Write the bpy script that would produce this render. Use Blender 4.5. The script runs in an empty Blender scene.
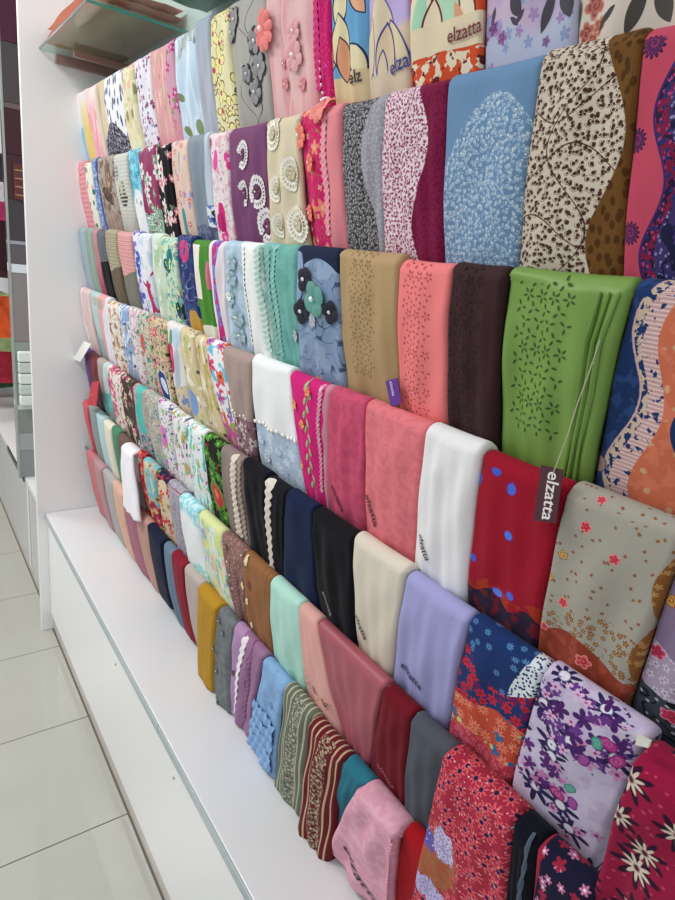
import bpy, math, random
import numpy as np
from mathutils import Matrix, Vector
random.seed(7)
C = bpy.context.scene.collection
# ------------------------------------------------------------------ camera
CH = 1.607                       # eye height above the floor (metres)
F_PX = 609.24
R = np.array([[0.81382955, -0.57083069, 0.10878319],
              [-0.08492134, -0.30202019, -0.94951154],
              [0.57486505, 0.76350254, -0.29426867]])   # rows: image right, image down, forward in room axes
cam = bpy.data.cameras.new('camera'); camo = bpy.data.objects.new('camera', cam); C.objects.link(camo)
cam.sensor_fit = 'VERTICAL'; cam.sensor_height = 24; cam.lens = F_PX * 24 / 900
cam.clip_start = .02
m4 = Matrix([[R[0, 0], -R[1, 0], -R[2, 0], 0], [R[0, 1], -R[1, 1], -R[2, 1], 0], [R[0, 2], -R[1, 2], -R[2, 2], CH], [0, 0, 0, 1]])
camo.matrix_world = m4
bpy.context.scene.camera = camo
# ------------------------------------------------------------------ world, lights, exposure
sc = bpy.context.scene
sc.view_settings.view_transform = 'Standard'; sc.view_settings.look = 'None'
sc.view_settings.gamma = 1; sc.view_settings.use_curve_mapping = False
sc.view_settings.exposure = 0.12
w = bpy.data.worlds.new('shop_light'); sc.world = w; w.use_nodes = True
w.node_tree.nodes['Background'].inputs[0].default_value = (.94, .98, 1, 1)
w.node_tree.nodes['Background'].inputs[1].default_value = .66
def area(x, y, z, sx, sy, p, col=(1, .98, .95)):
    l = bpy.data.lights.new('ceiling_lamp', 'AREA'); l.shape = 'RECTANGLE'; l.size = sx; l.size_y = sy; l.energy = p; l.color = col
    o = bpy.data.objects.new('ceiling_lamp', l); C.objects.link(o); o.location = (x, y, z); return o
area(-.8, 1.95, 2.95, .5, .9, 32)
area(-.75, 3.6, 2.95, .5, .9, 24)
area(-1.0, .3, 2.95, .4, .5, 5)
area(-.75, 5.8, 2.95, .5, .9, 12)
area(1.4, 3.6, 2.95, .4, .4, 3)
# ------------------------------------------------------------------ helpers
def lin(h):
    h = h.lstrip('#'); o = []
    for i in (0, 2, 4):
        c = int(h[i:i+2], 16) / 255
        o.append(c / 12.92 if c <= .04045 else ((c + .055) / 1.055) ** 2.4)
    return (*o, 1)
def tag(o, label=None, cat=None, group=None, kind=None):
    if label: o['label'] = label
    if cat: o['category'] = cat
    if group: o['group'] = group
    if kind: o['kind'] = kind
    return o
def link(name, me, parent=None):
    o = bpy.data.objects.new(name, me); C.objects.link(o)
    if parent is not None: o.parent = parent
    return o
def empty(name, loc=(0, 0, 0)):
    o = bpy.data.objects.new(name, None); C.objects.link(o); o.location = loc; o.empty_display_size = .05; return o
def mesh(name, v, f, m=None, smooth=False):
    me = bpy.data.meshes.new(name)
    me.from_pydata([tuple(p) for p in v], [], [tuple(q) for q in f]); me.update()
    if m: me.materials.append(m)
    if smooth: me.shade_smooth()
    return me
def rel(v, o):                    # vertices in room axes -> in the axes of an empty at o
    o = np.array(o); return [np.array(p) - o for p in v]
def boxm(name, x0, x1, y0, y1, z0, z1, m, bev=.0, parent=None, org=None):
    o = np.array(org if org is not None else (0, 0, 0))
    import bmesh
    bm = bmesh.new()
    vs = [bm.verts.new(np.array((x, y, z)) - o) for x in (x0, x1) for y in (y0, y1) for z in (z0, z1)]
    for q in ((0, 1, 3, 2), (4, 6, 7, 5), (0, 4, 5, 1), (2, 3, 7, 6), (0, 2, 6, 4), (1, 5, 7, 3)):
        bm.faces.new([vs[i] for i in q])
    if bev: bmesh.ops.bevel(bm, geom=bm.edges[:], offset=bev, segments=2, affect='EDGES', profile=.5)
    bmesh.ops.recalc_face_normals(bm, faces=bm.faces[:])
    me = bpy.data.meshes.new(name); bm.to_mesh(me); bm.free(); me.materials.append(m)
    return link(name, me, parent)
def top_level(o, org):            # move origin to org for a single mesh built in room axes
    for v in o.data.vertices: v.co -= Vector(org)
    o.location = org; return o
_mc = {}
def pm(name, col, rough=.5, metal=0, spec=.5, noise=0, nscale=8, trans=0, bump=0, bscale=40, alpha=1):
    key = (name, col, rough)
    if key in _mc: return _mc[key]
    m = bpy.data.materials.new(name); m.use_nodes = True; nt = m.node_tree; b = nt.nodes['Principled BSDF']
    b.inputs['Base Color'].default_value = lin(col); b.inputs['Roughness'].default_value = rough
    b.inputs['Metallic'].default_value = metal; b.inputs['Specular IOR Level'].default_value = spec
    b.inputs['Transmission Weight'].default_value = trans
    if noise or bump:
        tc = nt.nodes.new('ShaderNodeTexCoord')
    if noise:
        n = nt.nodes.new('ShaderNodeTexNoise'); n.inputs['Scale'].default_value = nscale; n.inputs['Detail'].default_value = 4
        nt.links.new(tc.outputs['Object'], n.inputs['Vector'])
        mx = nt.nodes.new('ShaderNodeMix'); mx.data_type = 'RGBA'; c = lin(col)
        mx.inputs[6].default_value = tuple(x * (1 - noise) for x in c[:3]) + (1,); mx.inputs[7].default_value = tuple(min(1, x * (1 + noise)) for x in c[:3]) + (1,)
        nt.links.new(n.outputs['Fac'], mx.inputs[0]); nt.links.new(mx.outputs[2], b.inputs['Base Color'])
    if bump:
        n2 = nt.nodes.new('ShaderNodeTexNoise'); n2.inputs['Scale'].default_value = bscale
        nt.links.new(tc.outputs['Object'], n2.inputs['Vector'])
        bp = nt.nodes.new('ShaderNodeBump'); bp.inputs['Strength'].default_value = bump; bp.inputs['Distance'].default_value = .002
        nt.links.new(n2.outputs['Fac'], bp.inputs['Height']); nt.links.new(bp.outputs[0], b.inputs['Normal'])
    _mc[key] = m; return m
# ------------------------------------------------------------------ printed cloth: a small language of node layers, in centimetres of cloth
class Pat:
    def __init__(s, name, rough=.85, W=10., uvp=None):
        s.m = bpy.data.materials.new(name); s.m.use_nodes = True; s.t = s.m.node_tree; s.b = s.t.nodes['Principled BSDF']
        s.b.inputs['Roughness'].default_value = rough; s.b.inputs['Specular IOR Level'].default_value = .08 if rough > .6 else .35
        if rough > .6:
            s.b.inputs['Sheen Weight'].default_value = .04; s.b.inputs['Sheen Roughness'].default_value = .5
        uv = s.t.nodes.new('ShaderNodeUVMap'); sp = s.t.nodes.new('ShaderNodeSeparateXYZ'); s.t.links.new(uv.outputs[0], sp.inputs[0])
        s.u, s.v, s.W, s.uvp = sp.outputs[0], sp.outputs[1], W, uvp
        s.uv = uv.outputs[0]
    def put(s, i, x):
        if isinstance(x, (int, float)): i.default_value = x
        else: s.t.links.new(x, i)
    def f(s, op, a, b=0., c=None, clamp=False):
        n = s.t.nodes.new('ShaderNodeMath'); n.operation = op; n.use_clamp = clamp
        s.put(n.inputs[0], a); s.put(n.inputs[1], b)
        if c is not None: s.put(n.inputs[2], c)
        return n.outputs[0]
    def gt(s, a, thr, soft=.06):   # smooth a > thr
        return s.f('MULTIPLY_ADD', s.f('SUBTRACT', a, thr), 1 / soft, .5, clamp=True)
    def xy(s, su=1., sv=1., ou=0., ov=0., ang=0.):
        n = s.t.nodes.new('ShaderNodeMapping'); n.vector_type = 'POINT'; s.t.links.new(s.uv, n.inputs[0])
        n.inputs['Location'].default_value = (ou, ov, 0); n.inputs['Rotation'].default_value = (0, 0, ang); n.inputs['Scale'].default_value = (su, sv, 1)
        return n.outputs[0]
    def noise(s, vec, scale=1., detail=2.):
        n = s.t.nodes.new('ShaderNodeTexNoise'); n.noise_dimensions = '2D'; s.t.links.new(vec, n.inputs['Vector'])
        n.inputs['Scale'].default_value = scale; n.inputs['Detail'].default_value = detail; return n.outputs['Fac']
    def vor(s, vec, rnd=1.):
        n = s.t.nodes.new('ShaderNodeTexVoronoi'); n.voronoi_dimensions = '2D'; s.t.links.new(vec, n.inputs['Vector'])
        n.inputs['Scale'].default_value = 1; n.inputs['Randomness'].default_value = rnd; return n
    def mix(s, base, col, mask):
        n = s.t.nodes.new('ShaderNodeMix'); n.data_type = 'RGBA'; s.put(n.inputs[0], mask)
        for i, c in ((6, base), (7, col)):
            if isinstance(c, str): n.inputs[i].default_value = lin(c)
            else: s.t.links.new(c, n.inputs[i])
        return n.outputs[2]
    def wob(s, vec, amt, sc=.8):
        n = s.t.nodes.new('ShaderNodeTexNoise'); n.noise_dimensions = '2D'; s.t.links.new(vec, n.inputs['Vector']); n.inputs['Scale'].default_value = sc
        a = s.t.nodes.new('ShaderNodeVectorMath'); a.operation = 'MULTIPLY_ADD'; s.t.links.new(n.outputs['Color'], a.inputs[0])
        a.inputs[1].default_value = (amt, amt, 0); s.t.links.new(vec, a.inputs[2]); return a.outputs[0]
    def layers(s, col, L):
        for l in L: col = s.layer(col, l)
        return col
    def layer(s, c, l):
        k = l[0]
        if k == 'fl':      # flowers: col, cell cm, radius (cell units), petals, probability, seed, centre colour
            _, col, size, r, n, prob, seed = l[:7]; cc = l[7] if len(l) > 7 else None
            vec = s.xy(1 / size, 1 / size, seed * 3.17, seed * 1.91, seed * .7)
            v = s.vor(vec, .75)
            d = s.t.nodes.new('ShaderNodeVectorMath'); d.operation = 'SUBTRACT'; s.t.links.new(vec, d.inputs[0]); s.t.links.new(v.outputs['Position'], d.inputs[1])
            sp = s.t.nodes.new('ShaderNodeSeparateXYZ'); s.t.links.new(d.outputs[0], sp.inputs[0])
            rc = s.t.nodes.new('ShaderNodeSeparateXYZ'); s.t.links.new(v.outputs['Color'], rc.inputs[0])
            th = s.f('ARCTAN2', sp.outputs[1], sp.outputs[0])
            th = s.f('MULTIPLY_ADD', rc.outputs[0], 6.28, th)
            pet = s.f('ABSOLUTE', s.f('COSINE', s.f('MULTIPLY', th, n / 2)))
            if n >= 8: pet = s.f('POWER', pet, 2.2)
            edge = s.f('MULTIPLY', s.f('MULTIPLY_ADD', pet, .62, .38), s.f('MULTIPLY_ADD', rc.outputs[2], .35 * r, .75 * r))
            inside = s.f('SUBTRACT', edge, v.outputs['Distance'])
            on = s.f('LESS_THAN', rc.outputs[1], prob)
            mk = s.f('MULTIPLY', s.gt(inside, 0., .05), on)
            c = s.mix(c, col, mk)
            if cc:
                mk2 = s.f('MULTIPLY', s.gt(s.f('SUBTRACT', r * .24, v.outputs['Distance']), 0., .05), on)
                c = s.mix(c, cc, mk2)
            if len(l) > 8:    # outline colour
                ln = s.f('MULTIPLY', s.gt(s.f('SUBTRACT', .035, s.f('ABSOLUTE', inside)), 0., .02), on)
                c = s.mix(c, l[8], ln)
            return c
        if k == 's':       # blots: col, threshold, scale per cm, seed, (stretch u, v), softness
            _, col, thr, sc_, seed = l[:5]; su, sv = l[5] if len(l) > 5 else (1, 1); soft = l[6] if len(l) > 6 else .03
            return s.mix(c, col, s.gt(s.noise(s.xy(su, sv, seed * 7.3, seed * 3.1, .3), sc_, 3), thr, soft))
        if k == 'd':       # dots: col, cell cm, radius, seed, stretch v, angle
            _, col, size, r, seed = l[:5]; sv = l[5] if len(l) > 5 else 1; an = l[6] if len(l) > 6 else 0
            v = s.vor(s.wob(s.xy(1 / size, sv / size, seed, seed * 2.3, an), .25, 1.5))
            return s.mix(c, col, s.gt(s.f('SUBTRACT', r, v.outputs['Distance']), 0., .07))
        if k == 'l':       # contour lines: col, half width, scale, seed
            _, col, wd, sc_, seed = l[:5]
            n = s.noise(s.xy(1, 1, seed * 5.1, seed * 2.7), sc_, 1)
            q = s.f('ABSOLUTE', s.f('SUBTRACT', s.f('FRACT', s.f('MULTIPLY', n, 5.)), .5))
            return s.mix(c, col, s.gt(s.f('SUBTRACT', wd, q), 0., .03))
        if k == 'w':       # region bounded by a wave: col or layers, side, position, amplitude, period cm, phase, softness
            _, col, side, pos, amp, per, ph = l[:7]; soft = l[7] if len(l) > 7 else .08
            m = s.wave(side, pos, amp, per, ph, soft)
            if isinstance(col, list): return s.mix(c, s.layers(s.mix(c, col[0], 1.), col[1:]), m)
            return s.mix(c, col, m)
        if k == 'wl':      # a line along such a wave: col, side, position, amplitude, period, phase, half width cm
            _, col, side, pos, amp, per, ph, hw = l
            d = s.f('ABSOLUTE', s.wd(side, pos, amp, per, ph))
            return s.mix(c, col, s.gt(s.f('SUBTRACT', hw, d), 0., .06))
        if k == 'st':      # stripes: col, axis, period cm, duty, phase
            _, col, ax, per, duty, ph = l
            q = s.f('FRACT', s.f('MULTIPLY_ADD', s.u if ax == 'u' else s.v, 1 / per, ph))
            return s.mix(c, col, s.gt(s.f('SUBTRACT', duty / 2, s.f('ABSOLUTE', s.f('SUBTRACT', q, .5))), 0., .05))
        if k == 'g':       # dyed fade down the cloth: col, v0, v1
            return s.mix(c, l[1], s.f('MULTIPLY_ADD', s.v, 1 / (l[3] - l[2]), -l[2] / (l[3] - l[2]), clamp=True))
        if k in 'Ee':      # ellipse: col, (px,py) in the photograph or (fraction, cm), ru, rv, angle, outline colour, outline cm
            _, col, a, b, ru, rv, ang = l[:7]
            if k == 'E': a, b = s.uvp(a, b)
            else: a = a * s.W
            du = s.f('SUBTRACT', s.u, a); dv = s.f('SUBTRACT', s.v, b); ca, sa = math.cos(ang), math.sin(ang)
            x = s.f('DIVIDE', s.f('MULTIPLY_ADD', du, ca, s.f('MULTIPLY', dv, sa)), ru)
            y = s.f('DIVIDE', s.f('MULTIPLY_ADD', du, -sa, s.f('MULTIPLY', dv, ca)), rv)
            y2 = s.f('MULTIPLY', y, y); # pointed leaf: narrows towards the tips
            rr = s.f('SQRT', s.f('MULTIPLY_ADD', x, x, y2))
            if len(l) > 7 and l[7]:
                c = s.mix(c, l[7], s.gt(s.f('SUBTRACT', 1 + (l[8] if len(l) > 8 else .12), rr), 0., .05))
            if col: c = s.mix(c, col, s.gt(s.f('SUBTRACT', 1, rr), 0., .05))
            return c
        if k in 'Pp':      # pointed leaf or petal: same arguments as an ellipse
            _, col, a, b, ru, rv, ang = l[:7]
            if k == 'P': a, b = s.uvp(a, b)
            else: a = a * s.W
            du = s.f('SUBTRACT', s.u, a); dv = s.f('SUBTRACT', s.v, b); ca, sa = math.cos(ang), math.sin(ang)
            x = s.f('ABSOLUTE', s.f('DIVIDE', s.f('MULTIPLY_ADD', du, ca, s.f('MULTIPLY', dv, sa)), ru))
            y = s.f('DIVIDE', s.f('MULTIPLY_ADD', du, -sa, s.f('MULTIPLY', dv, ca)), rv)
            rr = s.f('MULTIPLY_ADD', y, y, x)
            if len(l) > 7 and l[7]: c = s.mix(c, l[7], s.gt(s.f('SUBTRACT', 1 + l[8] * 1.6, rr), 0., .06))
            return s.mix(c, col, s.gt(s.f('SUBTRACT', 1, rr), 0., .06))
        if k == 'R':       # one printed rose: col, px, py, radius, petals, heart colour, rim colour
            _, col, a, b, r, n_, cc, rim = l; a, b = s.uvp(a, b)
            du = s.f('SUBTRACT', s.u, a); dv = s.f('SUBTRACT', s.v, b)
            th = s.f('ARCTAN2', dv, du); rad = s.f('SQRT', s.f('MULTIPLY_ADD', du, du, s.f('MULTIPLY', dv, dv)))
            e = s.f('MULTIPLY_ADD', s.f('ABSOLUTE', s.f('COSINE', s.f('MULTIPLY_ADD', th, n_ / 2, a))), .35 * r, .65 * r)
            q = s.f('SUBTRACT', e, rad)
            c = s.mix(c, rim, s.gt(q, 0., .08)); c = s.mix(c, col, s.gt(q, .16 * r, .08))
            spir = s.f('FRACT', s.f('MULTIPLY_ADD', rad, 2.4 / r, s.f('MULTIPLY', th, .159)))
            return s.mix(c, cc, s.f('MULTIPLY', s.gt(q, .3 * r, .08), s.gt(spir, .62, .2)))
        if k == 'Z':       # patch of other layers inside a ragged ellipse: layers, px, py, ru, rv, angle
            _, ls, a, b, ru, rv, ang = l; a, b = s.uvp(a, b)
            du = s.f('SUBTRACT', s.u, a); dv = s.f('SUBTRACT', s.v, b); ca, sa = math.cos(ang), math.sin(ang)
            x = s.f('DIVIDE', s.f('MULTIPLY_ADD', du, ca, s.f('MULTIPLY', dv, sa)), ru)
            y = s.f('DIVIDE', s.f('MULTIPLY_ADD', du, -sa, s.f('MULTIPLY', dv, ca)), rv)
            rr = s.f('SQRT', s.f('MULTIPLY_ADD', x, x, s.f('MULTIPLY', y, y)))
            rr = s.f('ADD', rr, s.f('MULTIPLY', s.f('SUBTRACT', s.noise(s.uv, 1.3, 2.), .5), .9))
            return s.mix(c, s.layers(c, ls), s.gt(s.f('SUBTRACT', 1, rr), 0., .06))
        if k == 'cm':      # sprigs of commas: a dot with a curling tail in each cell: col, cell cm, seed
            _, col, size, seed = l[:4]; br = l[4] if len(l) > 4 else 0.
            vec = s.xy(1 / size, 1 / size, seed * 1.3, seed * 2.1); v = s.vor(vec, .85)
            d = s.t.nodes.new('ShaderNodeVectorMath'); d.operation = 'SUBTRACT'; s.t.links.new(vec, d.inputs[0]); s.t.links.new(v.outputs['Position'], d.inputs[1])
            sp = s.t.nodes.new('ShaderNodeSeparateXYZ'); s.t.links.new(d.outputs[0], sp.inputs[0])
            rc = s.t.nodes.new('ShaderNodeSeparateXYZ'); s.t.links.new(v.outputs['Color'], rc.inputs[0])
            th = s.f('FRACT', s.f('MULTIPLY_ADD', s.f('ARCTAN2', sp.outputs[1], sp.outputs[0]), .15915, s.f('MULTIPLY', rc.outputs[0], .45)))
            dot = s.gt(s.f('SUBTRACT', s.f('MULTIPLY_ADD', rc.outputs[1], .08, .09 + br), v.outputs['Distance']), 0., .05)
            rad = s.f('MULTIPLY_ADD', th, .30, .16)       # tail spirals outwards
            tail = s.gt(s.f('SUBTRACT', .034, s.f('ABSOLUTE', s.f('SUBTRACT', v.outputs['Distance'], rad))), 0., .04)
            tail = s.f('MULTIPLY', tail, s.gt(s.f('SUBTRACT', .8, th), 0., .1))
            return s.mix(c, col, s.f('MAXIMUM', dot, tail))
        if k == 'box':     # rectangle: col, fraction0, fraction1, v0, v1
            _, col, a0, a1, v0, v1 = l
            m = s.f('MULTIPLY', s.f('MULTIPLY', s.gt(s.u, a0 * s.W), s.gt(s.f('SUBTRACT', a1 * s.W, s.u), 0.)), s.f('MULTIPLY', s.gt(s.v, v0), s.gt(s.f('SUBTRACT', v1, s.v), 0.)))
            if isinstance(col, list): return s.mix(c, s.layers(s.mix(c, col[0], 1.), col[1:]), m)
            return s.mix(c, col, m)
        raise ValueError(k)
    def wd(s, side, pos, amp, per, ph):
        if side in 'RL':
            t = s.f('MULTIPLY_ADD', s.f('SINE', s.f('MULTIPLY_ADD', s.v, 6.283 / per, ph)), amp * s.W, pos * s.W); d = s.f('SUBTRACT', s.u, t)
        else:
            t = s.f('MULTIPLY_ADD', s.f('SINE', s.f('MULTIPLY_ADD', s.u, 6.283 / per, ph)), amp, pos); d = s.f('SUBTRACT', s.v, t)
        return s.f('MULTIPLY', d, -1.) if side in 'LT' else d
    def wave(s, side, pos, amp, per, ph, soft): return s.gt(s.wd(side, pos, amp, per, ph), 0., soft)
    def finish(s, c, bump=.25, pleat=0):
        n = s.t.nodes.new('ShaderNodeHueSaturation'); n.inputs['Saturation'].default_value = .99
        s.t.links.new(c, n.inputs['Color'])
        s.t.links.new(n.outputs[0], s.b.inputs['Base Color'])
        h = s.noise(s.uv, 14., 1.)
        h2 = s.noise(s.xy(1, .3), 1.2, 2.)
        h = s.f('MULTIPLY_ADD', h2, 1.6, h)
        if pleat: h = s.f('MULTIPLY_ADD', s.f('SINE', s.f('MULTIPLY', s.v, 6.283 / .55)), 2.5, h)
        bp = s.t.nodes.new('ShaderNodeBump'); bp.inputs['Strength'].default_value = bump; bp.inputs['Distance'].default_value = .0012
        s.t.links.new(h, bp.inputs['Height']); s.t.links.new(bp.outputs[0], s.b.inputs['Normal'])
        return s.m
def solid(c): 
    m = Pat('cloth'); return m.finish(m.mix(c, c, 1.))
# ------------------------------------------------------------------ the rack: seven rails one above the other
D = .565                                        # distance of the rail fronts from the eye, across the aisle
ZK = [D * z for z in (.79, .41, .035, -.335, -.715, -1.07, -1.41)]      # rail heights relative to the eye
LEAN = .18; RT = .015
def Y_at(x, X, Z):                              # where along the rack a point at (X, ., Z) shows at image column x
    s = (x - 337.5) / F_PX; a = R[0] - s * R[2]; return -(a[0] * X + a[2] * Z) / a[1]
class Surf:
    def __init__(s, k, x0, x1, b0, b1, L, th, proud, lean, wr, seed, sat, zoff=0., side=0.):
        s.k, s.L, s.th, s.proud, s.lean, s.wr, s.sat, s.side = k, L, th, proud, lean, wr, sat, side
        z = ZK[k]; zn = z - .209; xb = D + lean * .209 - max(0, proud - .004)
        s.Z = z + zoff
        s.t0 = Y_at(x0, D, z) if x0 is not None else None; s.t1 = Y_at(x1, D, z) if x1 is not None else None
        s.b0 = Y_at(b0, xb, zn) if b0 is not None else s.t0; s.b1 = Y_at(b1, xb, zn) if b1 is not None else s.t1
        if s.t0 is None: s.t0 = s.b0
        if s.t1 is None: s.t1 = s.b1
        s.W = (s.t0 - s.t1) * 100
        rs = np.random.RandomState(seed); s.ph = rs.rand(6) * 6.28; s.fr = rs.uniform(.6, 2.4, 3)
        s.org = np.array((D + .02, (s.t0 + s.t1) / 2, s.Z + CH))
    def edge(s, a):                             # the folded side edges turn inwards
        q = .008 / max(s.W / 100, .02) * 2
        e = np.clip((np.abs(2 * a - 1) - (1 - q)) / q, 0, 1)
        return s.th * .8 * (1 - np.sqrt(np.clip(1 - e * e, 0, 1)))
    def pt(s, a, d, h=0., flat=False):                      # front face: a = 0 (far side) .. 1 (near side), d = metres down from the rail, h = height off the cloth
        a = np.asarray(a, float); d = np.asarray(d, float)
        dd = np.maximum(d - RT, 0.)
        ar = np.clip((RT - d) / RT, -3.0, 1.) # over the top of the fold
        ang = np.clip(ar, 0, 1) * (math.pi / 2)
        t = np.minimum(np.maximum(d, 0) / .209, 1.6)
        y0 = s.t0 + (s.b0 - s.t0) * t; y1 = s.t1 + (s.b1 - s.t1) * t
        Y = y0 + (y1 - y0) * a
        rnd = 0 * a if flat else s.edge(a)
        grow = np.clip(d / .06, 0, 1)
        bul = s.proud + s.side * (a - .5) + .004 * (1 - (2 * a - 1) ** 2) * grow
        wr = s.wr * grow * (np.sin(a * 6.28 * s.fr[0] + s.ph[0] + d * 9) * .5 + np.sin(a * 6.28 * s.fr[1] * 2 + s.ph[1] - d * 14) * .3 + .25 * np.sin(a * 9 + d * 50 + s.ph[2]))
        X = D + RT - RT * np.cos(ang) + s.lean * (dd * .55 + .45 * dd * dd / .209) - bul + rnd - wr - h * np.cos(ang)
        Z = s.Z - RT + RT * np.sin(ang) - dd + h * np.sin(ang) - s.sat * np.sin(a * math.pi) * np.exp(-(d / .05) ** 2)
        # over the top and down the back (negative d)
        return np.stack([X, Y, Z + CH], -1)
    def uv(s, px, py):                          # photograph pixel -> (u cm, v cm) on the front of this scarf
        r = R.T @ np.array([px - 337.5, py - 450, F_PX])
        # plane X = D + lean*(Z0 - Z)
        t = (D + s.lean * s.Z) / (r[0] + s.lean * r[2]); p = r * t
        d = s.Z - p[2]; q = min(max(d, 0) / .209, 1.6)
        y0 = s.t0 + (s.b0 - s.t0) * q; y1 = s.t1 + (s.b1 - s.t1) * q
        return (p[1] - y0) / (y1 - y0) * s.W, d * 100
    def build(s, m, name='scarf'):
        big = s.W / max(s.t1, .3) > 14
        nu = 44 if big else 26; nf = 56 if big else 36; arc = 9
        a = (1 - np.cos(np.linspace(0, math.pi, nu))) / 2
        a = np.linspace(0, 1, nu) * .5 + a * .5
        # outer skin
        rows = []; vv = []
        Lb = .10; th = s.th
        for q in range(5):                      # back flap, from its hem upwards
            d = Lb * (1 - q / 4) + RT
            X = np.full(nu, D + 2 * RT + .3 * s.lean * (d - RT)); Y = s.t0 + (s.t1 - s.t0) * a; Z = np.full(nu, s.Z - d) + CH
            rows.append(np.stack([X, Y, Z], -1)); vv.append(-(d + .045))
        for q in range(1, arc):                 # round the top, back half then front half
            an = math.pi * (1 - q / arc)        # pi at the back .. 0 at the front
            dz = RT * math.sin(an); X = D + RT - RT * math.cos(math.pi - an) * -1
            X = D + RT + RT * math.cos(math.pi - an)
            Y = s.t0 + (s.t1 - s.t0) * a
            fr = q / arc
            wv = s.sat * np.sin(a * math.pi)
            rn = s.edge(a)
            rows.append(np.stack([np.full(nu, X) - s.proud * fr + rn * fr, Y, s.Z - RT + dz + CH - wv * fr - rn * math.sin(an) * .8], -1)); vv.append(-.045 * (1 - fr) + RT * fr * .6)
        for q in range(nf):
            d = RT + (s.L - RT) * q / (nf - 1); rows.append(s.pt(a, d)); vv.append(d)
        O = np.array(rows); n = len(rows)
        # inner skin: towards the rail
        cen = np.stack([np.full((n, nu), 0.), O[..., 1] * 0, O[..., 2] * 0], -1)
        T = np.gradient(O, axis=0); nx = -T[..., 2]; nz = T[..., 0]; ln = np.sqrt(nx ** 2 + nz ** 2) + 1e-9
        I = O.copy(); I[..., 0] += nx / ln * th * -1 * -1 * 1.0; I[..., 2] += nz / ln * th
        # make sure the inside is really inside (front flap: larger X)
        if I[-3, nu // 2, 0] < O[-3, nu // 2, 0]:
            I = O.copy(); I[..., 0] -= nx / ln * th; I[..., 2] -= nz / ln * th
        V = np.concatenate([O.reshape(-1, 3), I.reshape(-1, 3)]) - s.org
        F = []
        N = n * nu
        for j in range(n - 1):
            for i in range(nu - 1):
                p = j * nu + i
                F.append((p, p + 1, p + nu + 1, p + nu)); F.append((N + p, N + p + nu, N + p + nu + 1, N + p + 1))
        for j in range(n - 1):
            p = j * nu; F.append((p, p + nu, N + p + nu, N + p)); p = j * nu + nu - 1; F.append((p, N + p, N + p + nu, p + nu))
        for i in range(nu - 1):
            F.append((i, N + i, N + i + 1, i + 1)); p = (n - 1) * nu + i; F.append((p, p + 1, N + p + 1, N + p))
        me = bpy.data.meshes.new(name); me.from_pydata(V.tolist(), [], F); me.materials.append(m)
        U = np.tile(a * s.W, n); Vv = np.repeat(np.array(vv) * 100, nu)
        UV = np.stack([np.concatenate([U, U]), np.concatenate([Vv, Vv])], -1)
        li = np.empty(len(me.loops), dtype=np.int32); me.loops.foreach_get('vertex_index', li)
        ul = me.uv_layers.new(name='UVMap'); ul.data.foreach_set('uv', UV[li].astype(np.float32).ravel())
        me.shade_smooth(); me.update()
        o = link(name, me); o.location = s.org
        s.o = o; return o
    def decal(s, name, vl, faces, m, smooth=True, flat=True):     # vl: (u cm, v cm, height m) on the cloth
        vl = np.array(vl, float)
        P = s.pt(vl[:, 0] / s.W, vl[:, 1] / 100, vl[:, 2], flat) - s.org
        me = mesh(name, P, faces, m, smooth); return link(name, me, s.o)
# ------------------------------------------------------------------ ornaments sewn on or printed on scarves
def petal_flower(s, u, v, r, n, col, bead='f2f2f2', h=.003, name='fabric_flower', label=None, ang=0., wide=1.0):
    V = []; F = []
    for i in range(n):
        th = ang + i * 2 * math.pi / n; b = len(V); k = 6
        V.append((u, v, h * .6))
        for j in range(k + 1):
            p = -1 + 2 * j / k; w_ = math.pi / n * wide * p * 1.05
            rr = r * (1 - .28 * p * p)
            V.append((u + math.cos(th + w_) * rr, v + math.sin(th + w_) * rr, h * (1.1 - .3 * abs(p)) + .0008 * (i % 2)))
        V.append((u + math.cos(th) * r * .55, v + math.sin(th) * r * .55, h * 1.8))
        c = len(V) - 1
        for j in range(k): F.append((c, b + 1 + j, b + 2 + j))
        F.append((b, b + 1, c)); F.append((b, c, b + k + 1))
    o = s.decal(name, V, F, pm('felt_' + col, col, .8, bump=.3, bscale=300))
    if label: o['label'] = label
    if bead: beadm(s, u, v, max(.16, r * .16), bead, o, h * 1.6)
    return o
def beadm(s, u, v, r, col, parent=None, h=.001, name='bead'):
    V = []; F = []; n = 8
    for j in range(4):
        ph = j / 3 * math.pi / 2
        if j == 3: V.append((u, v, h + r / 100 * .8)); continue
        for i in range(n): V.append((u + math.cos(i * 2 * math.pi / n) * r * math.cos(ph), v + math.sin(i * 2 * math.pi / n) * r * math.cos(ph), h + r / 100 * .8 * math.sin(ph)))
    for j in range(2):
        for i in range(n): F.append((j * n + i, j * n + (i + 1) % n, (j + 1) * n + (i + 1) % n, (j + 1) * n + i))
    for i in range(n): F.append((2 * n + i, 2 * n + (i + 1) % n, 3 * n))
    o = s.decal(name, V, F, pm('bead_' + col, col, .15, 0, .8))
    if parent is not None: o.parent = parent
    return o
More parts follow.
